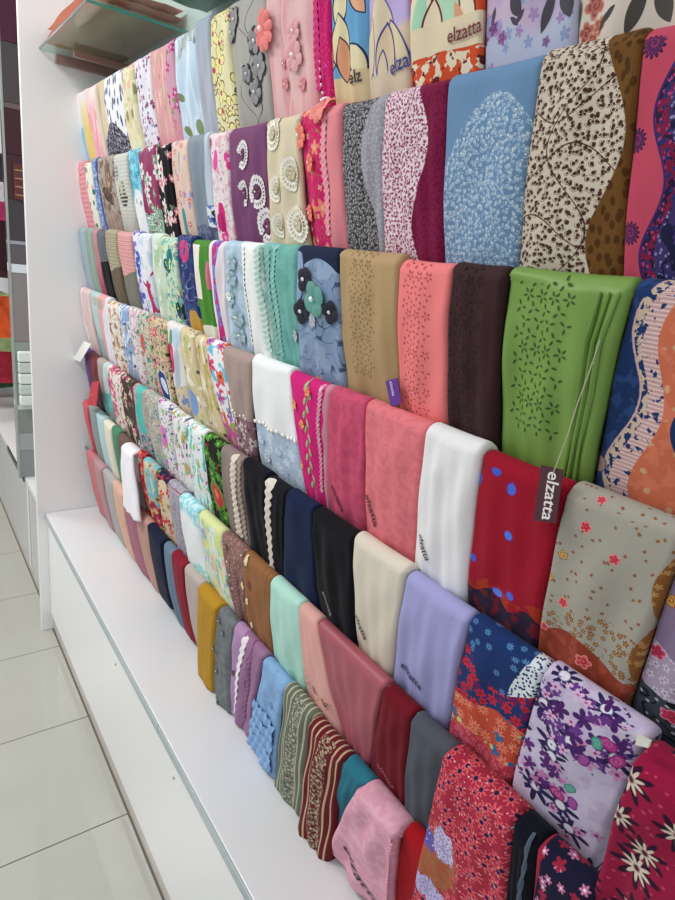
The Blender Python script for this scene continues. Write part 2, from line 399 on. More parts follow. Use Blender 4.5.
def lace_ring(s, u, v, r, col, a0=0., a1=6.283, fill=None):
    """open-work crochet ring: scalloped rim, inner rim and spokes with real gaps"""
    V = []; F = []; n = max(8, int((a1 - a0) / 6.283 * 22))
    def strip(f0, f1, m, sca=0):
        b = len(V)
        for i in range(m + 1):
            th = a0 + (a1 - a0) * i / m; k = sca * abs(math.sin(i * math.pi / 2))
            V.append((u + math.cos(th) * r * f0, v + math.sin(th) * r * f0 * 1.15, .0012)); V.append((u + math.cos(th) * r * (f1 + k), v + math.sin(th) * r * (f1 + k) * 1.15, .0022))
        for i in range(m): F.append((b + 2 * i, b + 2 * i + 1, b + 2 * i + 3, b + 2 * i + 2))
    strip(.50, .68, n * 2); strip(.84, 1.02, n * 2, .09)
    for i in range(n + 1):
        th = a0 + (a1 - a0) * i / n; w_ = .08; b = len(V)
        for (rr, s_) in ((.68, -1), (.68, 1), (.9, 1), (.9, -1)): V.append((u + math.cos(th + s_ * w_) * r * rr, v + math.sin(th + s_ * w_) * r * rr * 1.15, .0018))
        F.append((b, b + 1, b + 2, b + 3))
    o = s.decal('lace_ring', V, F, pm('lace_' + col, col, .9), False)
    if fill: petal_flower(s, u, v, r * .5, 6, fill, 'f0f0f0', .003, 'lace_flower').parent = o
    return o
def trim(s, a, v0, v1, wd, col, waves=14, name='lace_trim', amp=.25, h=.0035, a2=None, rough=.9, label=None):
    """ruffled ribbon sewn down the cloth; a, a2 = fraction across at its upper and lower end"""
    V = []; F = []; n = waves * 4; a2 = a if a2 is None else a2; ks = 5
    for i in range(n + 1):
        t = i / n; v = v0 + (v1 - v0) * t; uc = (a + (a2 - a) * t) * s.W + .15 * math.sin(t * 11 + v0)
        for j in range(ks):
            q = j / (ks - 1) * 2 - 1; sc_ = 1 + amp * abs(math.sin(t * waves * math.pi)) * abs(q)
            V.append((uc + q * wd / 2 * sc_, v, h * min(1, .25 + 5 * t) * (1 - .55 * q * q) + .0014 * math.sin(t * waves * 6.28 + q * 2.1)))
    for i in range(n):
        for j in range(ks - 1):
            p = i * ks + j; F.append((p, p + 1, p + ks + 1, p + ks))
    o = s.decal(name, V, F, pm('trim_' + col, col, rough, noise=.12, nscale=300, bump=.6, bscale=600))
    if label: o['label'] = label
    return o
def beads_row(s, a, v0, v1, n, col, r=.3, a2=None, name='bead'):
    a2 = a if a2 is None else a2
    for i in range(n):
        t = i / max(1, n - 1); beadm(s, (a + (a2 - a) * t) * s.W, v0 + (v1 - v0) * t, r, col, None, .001, name)
_glyph = {}
def lettering(s, text, u, v, size, ang, col='221a20', label=None, flip=False, name='printed_lettering'):
    """text printed on the cloth: glyph outlines laid on the front, u,v = start in cm, size = x height scale in cm, ang = turn clockwise"""
    if text not in _glyph:
        cu = bpy.data.curves.new('lettering', 'FONT'); cu.body = text; cu.size = 1; cu.offset = .012; cu.resolution_u = 3
        ob = bpy.data.objects.new('tmp', cu); me = bpy.data.meshes.new_from_object(ob)
        _glyph[text] = ([tuple(p.co[:2]) for p in me.vertices], [tuple(p.vertices) for p in me.polygons])
        bpy.data.objects.remove(ob); bpy.data.curves.remove(cu); bpy.data.meshes.remove(me)
    vs, fs = _glyph[text]; ca, sa = math.cos(ang), math.sin(ang)
    V = [(u + (x * ca + y * sa) * size, v + (x * sa - y * ca) * size, .0022) for x, y in vs]
    o = s.decal(name, V, fs, pm('print_' + col, col, .7), False)
    o['label'] = label or 'lettering reading %s' % text.strip()
    return o
def petals(s, pts, col, size=.9, name='applique_petal'):
    for (px, py, an) in pts:
        u, v = s.uv(px, py); V = [(u, v, .004)]; n = 10
        for i in range(n):
            th = i * 2 * math.pi / n; x = math.cos(th) * size * .62 * (1 + .15 * math.sin(3 * th)); y = math.sin(th) * size
            V.append((u + x * math.cos(an) + y * math.sin(an), v - x * math.sin(an) + y * math.cos(an), .0012 + .0014 * (i % 2)))
        s.decal(name, V, [(0, 1 + i, 1 + (i + 1) % n) for i in range(n)], pm('felt_' + col, col, .85))
def blossoms(s, pts, r, n, col, bead, h=.003, label=None):
    for p in pts:
        u, v = s.uv(p[0], p[1]); petal_flower(s, u, v, p[2] if len(p) > 2 else r, n, col, bead, h, ang=random.random() * 3, label=label)

GROUPS = ['scarves on the top rail', 'scarves on the second rail', 'scarves on the third rail', 'scarves on the fourth rail', 'scarves on the fifth rail', 'scarves on the sixth rail', 'scarves on the bottom rail']
_n = [0]
def scarf(k, x0, x1, label, base, layers=(), b0=None, b1=None, rough=.85, L=None, wr=.0038, bump=.4, pleat=0, cat='scarf', th=.007, proud=None, sat=.0, lean=LEAN, side=0., zoff=None):
    _n[0] += 1; i = _n[0]
    rs = random.Random(i * 13)
    if L is None: L = .245 if k < 6 else .262
    if proud is None: proud = rs.uniform(-.001, .003)
    if zoff is None: zoff = rs.uniform(-.007, .002)
    if not sat: sat = rs.uniform(.0, .004)
    if not side: side = rs.uniform(-.004, .006)
    s = Surf(k, x0, x1, b0, b1, L, th, proud, lean, wr, i, sat, zoff, side)
    p = Pat('cloth_%s' % base, rough, s.W, s.uv); c = p.layers(p.mix(base, base, 1.), layers)
    s.build(p.finish(c, bump, pleat)); tag(s.o, label, cat, GROUPS[k]); return s
# ------------------------------------------------------------------ the setting
PW = pm('white_panel_laminate', 'f2f2f2', .3, noise=.01, nscale=3)
WH = pm('white_laminate', 'dfe0e2', .28, noise=.015, nscale=3)
WALLM = pm('white_wall', 'e6e4e6', .6)
def struct(o): return tag(o, kind='structure')
floor = struct(boxm('floor', -3, .445, -1.2, 11, -.03, -.004, pm('grout', '6f6c66', .9)))
TM = pm('floor_tile_glaze', 'b3b3aa', .09, noise=.03, nscale=9, spec=.5)
T = .4495; tile = None
tm = boxm('tile', 0, T - .003, 0, T - .003, -.004, 0, TM, .0012, floor)
tm.location = (.4387 - T, 1.397 - 3 * T, 0)
for i in range(7):
    for j in range(22):
        if i == 0 and j == 0: continue
        c = tm.copy(); C.objects.link(c); c.parent = floor; c.location = (.4387 - T * (i + 1), 1.397 - T * 3 + T * j, 0)
# plinth of the rack: tile skirting in lengths, white front boards, top board with an edge strip
LZ = CH - 1.073; YP = 2.43
SK = pm('skirting_tile', 'c9bfbb', .3, noise=.05, nscale=12)
pl = struct(boxm('trim_1', .46, .70, .0, YP, 0, LZ - .03, WALLM))
for j in range(7):
    y0 = 1.397 - 3 * T + T * j; y1 = min(y0 + T - .0025, YP)
    boxm('skirting_tile', .4405, .459, y0, y1, 0.002, .076, SK, .001, pl)
ledge = empty('display_ledge', (.56, 1.2, LZ)); tag(ledge, 'low white laminate ledge running under the scarf rack', 'ledge')
lo = (.56, 1.2, LZ)
for y0, y1 in ((.02, YP - .002),): boxm('front_board', .432, .4595, y0, y1, .078, LZ - .028, PW, .0015, ledge, lo)
for y0, y1 in ((.02, YP - .002),): boxm('top_board', .4245, .70, y0, y1, LZ - .026, LZ, WH, .002, ledge, lo)
for y0, y1 in ((.02, 1.129), (1.1305, YP - .002)): tag(boxm('edge_strip', .4205, .4242, y0, y1, LZ - .025, LZ - .001, pm('grey_edge', 'a9b3b8', .25), .0008, ledge, lo), 'thin grey edge strip')
for y in (1.045, 1.5): 
    boxm('screw_cap', .4302, .4318, y, y + .006, LZ - .09, LZ - .084, pm('cap_grey', '8f9090', .4), .0005, ledge, lo)
struct(boxm('wall_right', .7205, .80, .0, 9.6, 0, 2.9, WALLM))
# white end panel of the rack
ep = boxm('end_panel', .396, .72, YP, YP + .022, 0, 2.75, PW, .0015); top_level(ep, (.56, YP + .011, 0)); tag(ep, 'tall white gloss end panel closing the far side of the rack', 'panel')
# rails
RM = pm('rail_steel', 'b8babd', .25, .9)
def tube(name, x, z, r, y0, y1, m, n=12, parent=None):
    V = []; F = []; o = np.array((x, (y0 + y1) / 2, z))
    for y in (y0, y1):
        for i in range(n): V.append((r * math.cos(i * 6.2832 / n), y - o[1], r * math.sin(i * 6.2832 / n)))
    for i in range(n): F.append((i, (i + 1) % n, n + (i + 1) % n, n + i))
    F.append(tuple(range(n))[::-1]); F.append(tuple(range(n, 2 * n)))
    ob = link(name, mesh(name, V, F, m, True), parent); ob.location = o; return ob
where = ['topmost', 'second from the top', 'third from the top', 'fourth from the top', 'fifth from the top', 'sixth from the top', 'lowest, just above the white ledge']
for k, z in enumerate(ZK):
    t = tube('scarf_rail', D + RT, z + CH - RT - .002, .0055, .05, YP + .002, RM)
    tag(t, 'steel rail carrying folded scarves, %s' % where[k], 'rail', 'rack rails')
# glass shelves above the top rail
GL = bpy.data.materials.new('shelf_glass'); GL.use_nodes = True; g = GL.node_tree; g.nodes.remove(g.nodes['Principled BSDF'])
tb = g.nodes.new('ShaderNodeBsdfTransparent'); tb.inputs[0].default_value = lin('e6f4ef'); gb = g.nodes.new('ShaderNodeBsdfGlossy'); gb.inputs['Roughness'].default_value = .03
fr = g.nodes.new('ShaderNodeFresnel'); fr.inputs[0].default_value = 1.4; mx = g.nodes.new('ShaderNodeMixShader')
ge = g.nodes.new('ShaderNodeNewGeometry'); nb = g.nodes.new('ShaderNodeMath'); nb.operation = 'SUBTRACT'; nb.inputs[0].default_value = 1; g.links.new(ge.outputs['Backfacing'], nb.inputs[1])
ff = g.nodes.new('ShaderNodeMath'); ff.operation = 'MULTIPLY'; g.links.new(fr.outputs[0], ff.inputs[0]); g.links.new(nb.outputs[0], ff.inputs[1]); g.links.new(ff.outputs[0], mx.inputs[0]); g.links.new(tb.outputs[0], mx.inputs[1]); g.links.new(gb.outputs[0], mx.inputs[2]); g.links.new(mx.outputs[0], g.nodes['Material Output'].inputs[0])
GE = pm('glass_edge_green', '4f9a8c', .2)
def glass_shelf(y0, y1, label):
    o = empty('glass_shelf', (.57, (y0 + y1) / 2, CH + .54)); oo = tuple(o.location)
    boxm('pane', .4555, .7195, y0, y1, CH + .54, CH + .548, GL, 0, o, oo)
    boxm('pane_edge', .4555, .7195, y0 - .0035, y0 - .0002, CH + .5405, CH + .5475, GE, 0, o, oo)
    boxm('front_edge', .4535, .4553, y0, y1, CH + .5405, CH + .5475, pm('glass_edge_dark', '59686a', .2), 0, o, oo)
    tag(o, label, 'shelf'); return o
glass_shelf(1.835, YP - .004, 'glass shelf against the white end panel, above the striped pale scarves')
glass_shelf(.9, 1.815, 'nearer glass shelf with a green edge at the top of the photo')
br = boxm('shelf_bracket', .50, .705, 2.408, 2.428, CH + .512, CH + .5385, pm('bracket_brown', '9c7b76', .4), .002); top_level(br, (.6, 2.42, CH + .515)); tag(br, 'brownish bracket bar under the far end of the glass shelf', 'bracket')
br = boxm('shelf_bracket', .53, .70, 2.30, 2.318, CH + .520, CH + .5385, pm('bracket_rose', 'ad837a', .4), .002); top_level(br, (.6, 2.31, CH + .52)); tag(br, 'second rosy bracket bar just in front of the brown one', 'bracket')
def folded(name, x0, x1, y0, y1, z0, h, m, label, n=5, seed=1):
    rs = np.random.RandomState(seed); o = empty(name, ((x0 + x1) / 2, (y0 + y1) / 2, z0)); tag(o, label, 'scarf', 'folded scarves on the glass shelf')
    for i in range(n):                          # each folded layer a soft slab
        zz = z0 + h * i / n; V = []; F = []; nx, ny = 10, 16
        for t in (0, 1):
            for a in range(nx + 1):
                for b_ in range(ny + 1):
                    u, v = a / nx * 2 - 1, b_ / ny * 2 - 1; e = max(abs(u), abs(v)); k = .5 * h / n * (1 - max(0, (e - .85) / .15) ** 2)
                    x = (x0 + x1) / 2 + u * (x1 - x0) / 2 * (1 - .02 * math.sin(v * 5 + i * 2)); y = (y0 + y1) / 2 + v * (y1 - y0) / 2
                    V.append((x, y, zz + h / n * .5 + (k if t else -k) + .0015 * math.sin(u * 9 + v * 6 + i)))
        q = (nx + 1) * (ny + 1)
        for a in range(nx):
            for b_ in range(ny):
                p = a * (ny + 1) + b_; F.append((q + p, q + p + ny + 1, q + p + ny + 2, q + p + 1)); F.append((p, p + 1, p + ny + 2, p + ny + 1))
        link('fold', mesh('fold', rel(V, o.location), F, m, True), o)
pe = Pat('peach_cloth', .7, 20); folded('folded_scarf', .475, .71, 1.86, 2.41, CH + .550, .06, pe.finish(pe.layers(pe.mix('e9aa96', 'e9aa96', 1.), [('s', 'f0cdb8', .55, .25, 3, (1, .4), .1), ('s', 'dc8c7c', .6, .3, 6, (1, .5), .1)])), 'peach folded scarf lying on the far glass shelf', 3)
folded('folded_scarf', .475, .71, 1.1, 1.70, CH + .550, .06, pm('teal_cloth', '7fa9a0', .8), 'grey green folded scarf on the nearer glass shelf', 3, 4)
# the shop beyond the end panel: the white base runs on, a dark display tower, garments along the wall
base = empty('counter_base', (.56, 4.4, 0)); tag(base, 'low glossy pale grey base running on beyond the white end panel', 'counter'); bo = (.56, 4.4, 0)
GG = pm('grey_gloss', 'c4c4c6', .12)
for y0, y1 in ((2.46, 2.87), (2.875, 4.2), (4.205, 6.4)): boxm('front_board', .432, .46, y0, y1, .08, LZ - .03, GG, .002, base, bo)
boxm('top_board', .421, .718, 2.455, 6.4, LZ - .026, LZ, WH, .002, base, bo)
boxm('carcass', .461, .718, 2.46, 6.4, 0, LZ - .028, WALLM, 0, base, bo)
boxm('plinth', .4405, .4605, 2.46, 6.4, .002, .078, SK, 0, base, bo)
tag(boxm('edge_gap', .4165, .4205, 2.87, 3.34, LZ - .030, LZ - .002, pm('slot_black', '14161a', .3), 0, base, bo), 'black slot along the front edge')
tag(boxm('corner_trim', .4265, .4315, 2.845, 2.868, .08, LZ - .03, pm('trim_bright', 'eef2ea', .2), .001, base, bo), 'bright corner trim')  # pale strip added to stand for the highlight on the base corner
hood = empty('display_tower', (.56, 2.9, LZ)); tag(hood, 'narrow dark maroon display tower glimpsed just beyond the white end panel', 'cabinet'); ho = (.56, 2.9, LZ)
def tw(name, z0, z1, col, rough=.3, x0=.404, y0=2.85, y1=2.95): return boxm(name, x0, .717, y0, y1, z0 + .0006, z1 - .0006, pm('tower_' + col, col, rough), .001, hood, ho)
for n_, z0, z1, col in (('drawer', LZ, .66, '8d8f90'), ('drawer', .66, .74, '9fa3a3'), ('drawer', .74, .846, '858a84'), ('shelf', .846, .87, 'c9d6d2'), ('back_panel', .87, 1.14, '8f9a94'), ('back_panel', 1.14, 1.42, '8a8284'), ('shelf', 1.42, 1.455, 'dde2e6'), ('back_panel', 1.455, 1.53, '5c585e'), ('shelf', 1.53, 1.545, '9aa0a6'), ('back_panel', 1.545, 1.70, '3f3b42'), ('panel', 1.70, 1.86, '42202a'), ('panel', 1.86, 2.02, '3c1a26'), ('shelf', 2.02, 2.04, '6a5a5c'), ('panel', 2.04, 2.24, '4a4446'), ('panel', 2.24, 2.6, '481830')): tw(n_, z0, z1, col)
boxm('post', .396, .4035, 2.848, 2.862, LZ, 2.6, pm('tower_post', 'a9b2a8', .3, .4), .001, hood, ho)
tc_ = tag(boxm('card', .425, .56, 2.838, 2.8385 + .004, 1.70, 1.83, pm('tower_card', '5b2d28', .4), .001, hood, ho), 'brown picture card')
for q in range(4): boxm('card_line', .43, .55, 2.8365, 2.8377, 1.715 + q * .03, 1.719 + q * .03, pm('card_gold', 'b08c5c', .4), 0, hood, ho)
for j in range(5):
    o = boxm('folded_cloth', .41, .50, 2.815, 2.8455, .872 + j * .047, .872 + j * .047 + .044, pm('case_cloth_%d' % (j % 2), ('dfe6e0', 'c3d0c8')[j % 2], .8, bump=.4, bscale=60), .006)
    top_level(o, (.45, 2.83, .872 + j * .047)); tag(o, '%s folded cloth in the stack on the dark tower, %s' % (('white', 'pale mint')[j % 2], ('lowest', 'second from the bottom', 'middle one', 'second from the top', 'topmost')[j]), 'cloth', 'folded cloths on the dark tower')
gr = tube('garment_rail', .40, 1.93, .01, 3.3, 6.8, RM); tag(gr, 'steel garment rail beyond the dark tower, upper of two', 'rail')
gr = tube('garment_rail', .40, 1.28, .01, 3.3, 6.8, RM); tag(gr, 'steel garment rail beyond the dark tower, lower of two', 'rail')
def garment(y, z1, col, ln, label, seed):
    V = []; F = []; n = 14; k = 16; x = .43
    for j in range(n + 1):
        t = j / n
        for i in range(k):
            th = i * 6.2832 / k; wx = (.05 + .17 * min(1, t * 4)) * (1 + .12 * t); wy = (.03 + .03 * t) * (1 + .3 * math.sin(3 * th + seed))
            V.append((x + wx * math.cos(th), y + wy * math.sin(th), z1 - t * ln))
    for j in range(n):
        for i in range(k): F.append((j * k + i, j * k + (i + 1) % k, (j + 1) * k + (i + 1) % k, (j + 1) * k + i))
    F.append(tuple(range(k))); F.append(tuple(range(n * k, n * k + k))[::-1]); oo = (x, y, z1)
    o = link('garment', mesh('garment', rel(V, oo), F, pm('garment_' + col, col, .85, noise=.6, nscale=30), True)); o.location = oo; tag(o, label, 'garment', 'garments beyond the tower')
for j, (c_, nm) in enumerate((('2a2a3c', 'charcoal'), ('d8d4dc', 'white'), ('b02c64', 'magenta'), ('3c1c24', 'dark maroon'), ('6f8a4c', 'olive green'), ('8c5a9c', 'violet'))):
    garment(3.45 + j * .3, 1.91, c_, (.12, .20, .29, .62, .62, .62)[j], '%s garment on the upper rail beyond the tower, %s' % (nm, ('nearest', 'second', 'third', 'fourth', 'fifth', 'farthest')[j]), j)
for j, (c_, nm) in enumerate((('e0501c', 'bright orange'), ('8aa06a', 'sage green'), ('a81c34', 'crimson'), ('2a5030', 'dark green'), ('d8b0a0', 'peach'), ('35406e', 'blue'))):
    garment(3.5 + j * .3, 1.26, c_, (.20, .32, .56, .66, .66, .66)[j], '%s garment on the lower rail beyond the tower, %s' % (nm, ('nearest', 'second', 'third', 'fourth', 'fifth', 'farthest')[j]), j + 9)
fw = empty('shop_partition', (-1.4, 9.6, 0)); tag(fw, 'dark partition closing the far end of the shop', 'partition')
boxm('panel', -3, .7, 9.6, 9.65, 1.3, 2.9, pm('partition_dark', '4a2a30', .4), .003, fw, (-1.4, 9.6, 0)); boxm('kickboard', -3, .7, 9.6, 9.65, 0, 1.298, pm('partition_low', '9a9294', .4), .003, fw, (-1.4, 9.6, 0))
# ------------------------------------------------------------------ TOP RAIL
scarf(0, 74, 85, 'pale washed scarf with blue and yellow stripes against the white end panel, topmost rail', 'e9e6e6', [('g', 'c9dfe8', 7, 12), ('w', [('8fc0d8')], 'B', 12, 1.0, 9, 0), ('w', ['ecdcb4', ('g', 'e6cc80', 6, 12)], 'R', .58, .03, 18, 0, 1.), ('w', 'f0e6e4', 'T', 4.5, .4, 5, 0, 3.)], rough=.7)
scarf(0, 85, 97, 'pale scarf fading to a rose pink stripe, next to the washed blue and yellow one', 'eadfe0', [('g', 'e6a3ab', 3, 8), ('s', 'f0c9c9', .56, .5, 2, (1.5, .3)), ('w', 'dccbb8', 'R', .86, .03, 18, 1)])
scarf(0, 97, 122, 'white scarf with navy blots and a black lace foot on the top rail', 'e8e8ec', [('d', '5a6890', 3.2, .2, 3, .6, .4), ('d', '34406a', 3.6, .16, 5, .6, 1.), ('w', 'd4c4a8', 'L', .30, .03, 18, 2), ('w', ['23202e', ('fl', '9a96b0', 1.6, .34, 5, .9, 2), ('l', 'c9c6d4', .05, .5, 3)], 'B', 15, 2.6, 30, 2.4)], wr=.003)
s = scarf(0, 122, 134, 'cream satin scarf with green leaves and peach blurs on the top rail', 'e6dcc0', [('s', 'c8c890', .55, .35, 4), ('s', 'e8b898', .6, .3, 8), ('d', '7d8a48', 4, .18, 5, .5, .6), ('g', 'ece2bc', 12, 20)], rough=.35, wr=.005)
scarf(0, 134, 150, 'white scarf sprayed with small magenta and navy blossoms on the top rail', 'e4e0ea', [('fl', '9c3a78', 1.7, .42, 5, .55, 3, '5c2a66'), ('fl', '4c4c86', 1.5, .34, 5, .5, 9), ('s', 'e4e0ea', .56, .3, 5, (1, .5))])
scarf(0, 150, 174, 'pink scarf with beige brush strokes and a magenta flowered edge on the top rail', 'dfa0a8', [('s', 'c9a898', .56, .45, 2, (1.8, .3)), ('s', 'e6d6c2', .62, .5, 6, (1.6, .3)), ('s', '96704c', .70, .5, 9, (1.6, .3)), ('w', ['cf9cb4', ('fl', 'c03a86', 3.4, .46, 5, .8, 4, 'e8b0cc'), ('fl', '7d8a5a', 3, .3, 3, .4, 6)], 'R', .74, .05, 14, 0), ('g', 'd89aa0', 12, 22)], wr=.003)
scarf(0, 174, 196, 'pale sky blue scarf with a leafy grey green top, on the top rail', 'bcd6ea', [('w', ['9fb0b0', ('s', '4c5c78', .58, .4, 3), ('s', 'c9d2cc', .58, .5, 5)], 'T', 4.2, 1.6, 13, .5), ('e', 'e8eef2', .62, 6, .5, 5, .1), ('s', 'd6e6f2', .56, .4, 3, (2, .2)), ('e', '6f8450', .3, 19.5, 2.6, 1, .4), ('e', '7f9468', .8, 19, 1.2, 1.6, -.4), ('e', '7a7f5c', .12, 12.4, 1.6, .8, .3)], rough=.4, wr=.006)
scarf(0, 196, 211, 'plain grey blue scarf between the pale sky blue and the yellow flowered one, top rail', 'a3b0c0', [('g', 'b4b8c6', 0, 14)], b1=222)
s = scarf(0, 211, 229, 'cream yellow scarf with olive and plum outlined flowers on the top rail', 'e9e2b6', [('fl', 'f0e9a0', 4.2, .55, 4, .95, 2, 'c4446c', '6c6630'), ('fl', 'efe3b0', 3.4, .4, 4, .4, 7, 'b04a60', '38322a')], b0=222, b1=241)
s = scarf(0, None, None, 'grey scarf with raised black outlined felt flowers and sequins on the top rail', 'b0aea8', [('g', 'a8a69f', 3, 20), ('wl', '2a262a', 'R', .62, .14, 9, 1.2, .13), ('wl', '3a363a', 'R', .45, .2, 12, 2.9, .1)], b0=241, b1=277)
blossoms(s, [(261, 43, 2.35), (265, 68, 2.45), (261, 94, 2.35), (254, 76, 1.75), (238, 20, 2.25), (236, 34, 1.95)], 2, 5, '29262b', None, .0018, 'black outline of the felt flower')
blossoms(s, [(261, 43, 2.0), (265, 68, 2.2), (261, 94, 2.1), (254, 76, 1.5), (238, 20, 2.0), (236, 34, 1.7)], 2, 5, '8f8e92', 'f6f6f6')
s = scarf(0, None, None, 'pink net scarf with cloth flowers and pearls on the top rail', 'dfa5aa', [('s', 'e6bcbc', .5, .3, 3, (1.2, .2), .2), ('wl', 'e9c4c4', 'R', .45, .08, 14, 1, .2)], b0=277, b1=323, wr=.004)
blossoms(s, [(274, 34, 3.3)], 3.2, 9, 'f08884', 'fff6f0', .009, 'coral fabric flower')
blossoms(s, [(301, 58, 2.4), (301, 34, 1.8)], 2, 6, 'e2a8ac', 'fff6f0', .004, 'pale net flower')
blossoms(s, [(292, 86, 1.1), (308, 86, 1.1), (291, 66, .8)], 1, 6, 'd98e94', 'fff6f0')
s = scarf(0, None, None, 'narrow hot pink scarf with a scalloped beaded edge on the top rail', 'cf1a6c', [('l', 'e25a98', .03, .5, 3), ('w', 'd84888', 'L', .2, .06, 3, 0)], b0=323, b1=338, wr=.003)
trim(s, .12, 3, 19, 1.6, 'd8307c', 16); beads_row(s, .2, 14, 19.5, 6, 'fbe4ee', .28, .4)
s = scarf(0, None, None, 'sky blue scarf with cream lotus petals outlined in navy on the top rail', '6aa6d2', [('P', 'e6dab4', 345, 8, 1.6, 2.9, .15, '27305a', .13), ('P', 'e8b088', 361, 0, 1.1, 2.4, -.7, '27305a', .13),
   ('P', 'dfd2a6', 340, 52, 1.1, 3.2, .25, '27305a', .14), ('P', 'e6dab4', 362, 62, 1.5, 2.6, -.6, '27305a', .14), ('P', 'e6d9b0', 346, 46, 2.0, 3.6, 0., '27305a', .1),
   ('w', 'dfc9a0', 'B', 17.6, .3, 12, 1), ('P', 'd89a74', 337, 66, .75, 2.6, .2, '3a3048', .14), ('P', 'd89a74', 349, 62, 1.5, 2.8, -.15, '3a3048', .12)], b0=338, b1=372)
lettering(s, 'elz', *s.uv(356, 87), 2.4, -.1, '26202e')
s = scarf(0, None, None, 'lavender scarf with peach lotus petals outlined in blue violet on the top rail', 'c0aede', [('w', 'dcc8b0', 'B', 14, .8, 16, 1, 1.), ('P', 'dfceb4', 385, 42, 3.0, 5.6, 0., '4a468a', .05), ('P', 'dfceb0', 374, 58, 1.4, 4.2, .3, '4a468a', .10), ('P', 'e0d0ac', 402, 60, 1.9, 4.6, -.3, '4a468a', .09), ('P', 'dcc6a6', 391, 64, 1.8, 4.2, .1, '4a468a', .12), ('P', 'dfceb0', 388, 76, .9, 2.6, .1, '4a468a', .16), ('w', 'dcc8b0', 'B', 18.2, .4, 16, 1, .6)], b0=372, b1=413)
lettering(s, 'elzatt', *s.uv(396, 78), 2.5, -.2, '3a3a86')
s = scarf(0, None, None, 'orange red scarf with mint and cream lotus petals on the top rail', 'd24f2a', [('P', 'e9dfc0', 424, 22, 2.2, 5.0, .35, '6a2020', .07), ('P', 'e9dfc0', 470, 14, 1.7, 3.4, -.3, '6a2020', .1), ('P', 'a8d6b8', 425, 26, 1.3, 3.8, .35), ('P', 'b2d8b8', 452, 14, 2.2, 4.8, -.25, '6a2020', .07), ('P', 'e6d6b8', 438, 34, 1.6, 3.2, .1, '6a2020', .14), ('P', 'dfa080', 466, 20, .6, 2.0, -.5),
   ('box', 'e3d3b4', 0, 1, 14.6, 17.8), ('w', ['d24f2a', ('s', 'e8dcc0', .53, .6, 5), ('s', '6a2020', .62, .7, 9)], 'B', 17.9, .3, 9, .3)], b0=413, b1=485)
lettering(s, 'elzatta', *s.uv(455, 47), 2.1, -.06, '6a1f2c')
s = scarf(0, None, None, 'lilac scarf with purple flower sprays and dark leaves on the top rail', 'c9b2cc', [('s', 'b4a8c8', .55, .3, 4, (1, 1), .2), ('w', 'b9bfd6', 'B', 18, .8, 9, 2.2, 1.5), ('fl', 'a48ab8', 1.8, .4, 5, .35, 8), ('fl', '92a0c8', 1.6, .42, 5, .3, 2),
   ('R', '8a5a94', 497, 30, .9, 5, '5c3c66', 'b08ab8'), ('R', '9a68a0', 506, 40, .8, 5, '5c3c66', 'b08ab8'), ('R', '8a5a94', 488, 42, .7, 5, '5c3c66', 'b08ab8'), ('P', '4c4a50', 522, 8, .8, 1.5, -.6), ('P', '4a464e', 553, 14, .7, 2.0, .35), ('P', '54505a', 572, 4, .8, 1.6, -.4), ('P', '564a5e', 526, 20, .3, .9, .8), ('P', '564a5e', 520, 24, .3, .8, -.9), ('P', '5c5060', 497, 18, .3, .9, .2), ('R', '8e6a98', 551, 44, .6, 5, '74548c', 'a89ac8')], b0=485, b1=577)
s = scarf(0, None, None, 'cream beige scarf with russet flowers and dark olive leaves, nearest on the top rail', 'd8ccc0', [('R', 'b06a60', 598, 6, 1.3, 5, '8a4c44', 'c88a78'), ('R', 'b4685e', 588, 34, 1.0, 5, '7a3c3c', 'c88a78'), ('R', 'c07868', 602, 28, .9, 5, '8a4c44', 'd09a88'), ('R', 'b87060', 594, 42, .9, 5, '8a4c44', 'd09a88'), ('P', '4c4846', 641, 12, .8, 2.1, .45), ('P', '4c4846', 614, 18, .35, 1.0, .9), ('P', '4c4846', 607, 25, .3, .8, .5), ('P', '54504c', 668, 6, .8, 1.8, -.5), ('P', '6f6a5c', 581, 16, .35, 1.2, .2)], b0=577, b1=700)
# ------------------------------------------------------------------ SECOND RAIL
scarf(1, 76, 84, 'narrow pink scarf edged in cream with dark dots, farthest on the second rail', 'dd8d96', [('w', 'f1e9e6', 'L', .22, .03, 12, 0), ('d', '4a4a58', 5, .1, 3), ('st', 'e6a4aa', 'v', 1.5, .4, 0)])
scarf(1, 84, 91, 'cream scarf with sparse green and coral dots on the second rail', 'e6e2d6', [('d', '4c7868', 4.6, .17, 2), ('d', 'd88870', 5.3, .13, 7)])
scarf(1, 91, 96.5, 'narrow blue braided scarf beside the cream dotted one on the second rail', '6f87b8', [('d', 'a8b8da', 1.3, .3, 2), ('w', '46588e', 'R', .8, .06, 4, 0)])
scarf(1, 96.5, 113, 'taupe scarf printed with brown ovals on the second rail', 'a59a92', [('e', '6c5648', .65, 6.5, 3.4, 3.8, 0, '57463c', .1), ('e', 'b09478', .65, 7.0, 1.7, 2.3, 0), ('e', '4e3c34', .5, 11.5, 6.5, 2.0, .3), ('s', '7c6656', .55, .4, 4), ('s', '8a5a4c', .65, .5, 7), ('g', '9a8478', 14, 22)])
scarf(1, 113, 127, 'grey cream scarf with a dark olive lower print on the second rail', 'c9cac2', [('e', '5d5a4a', .5, 11, 4.2, 3.2, -.3), ('e', 'b8b484', .45, 9.5, 2, 2, 0), ('e', '3a362e', .65, 12.8, 3, 1.5, -.4), ('e', '7c8490', .2, 5.2, 2, 2.2, 0), ('st', 'bcbdb6', 'v', 1, .4, 0), ('g', 'b0aca8', 14, 20)])
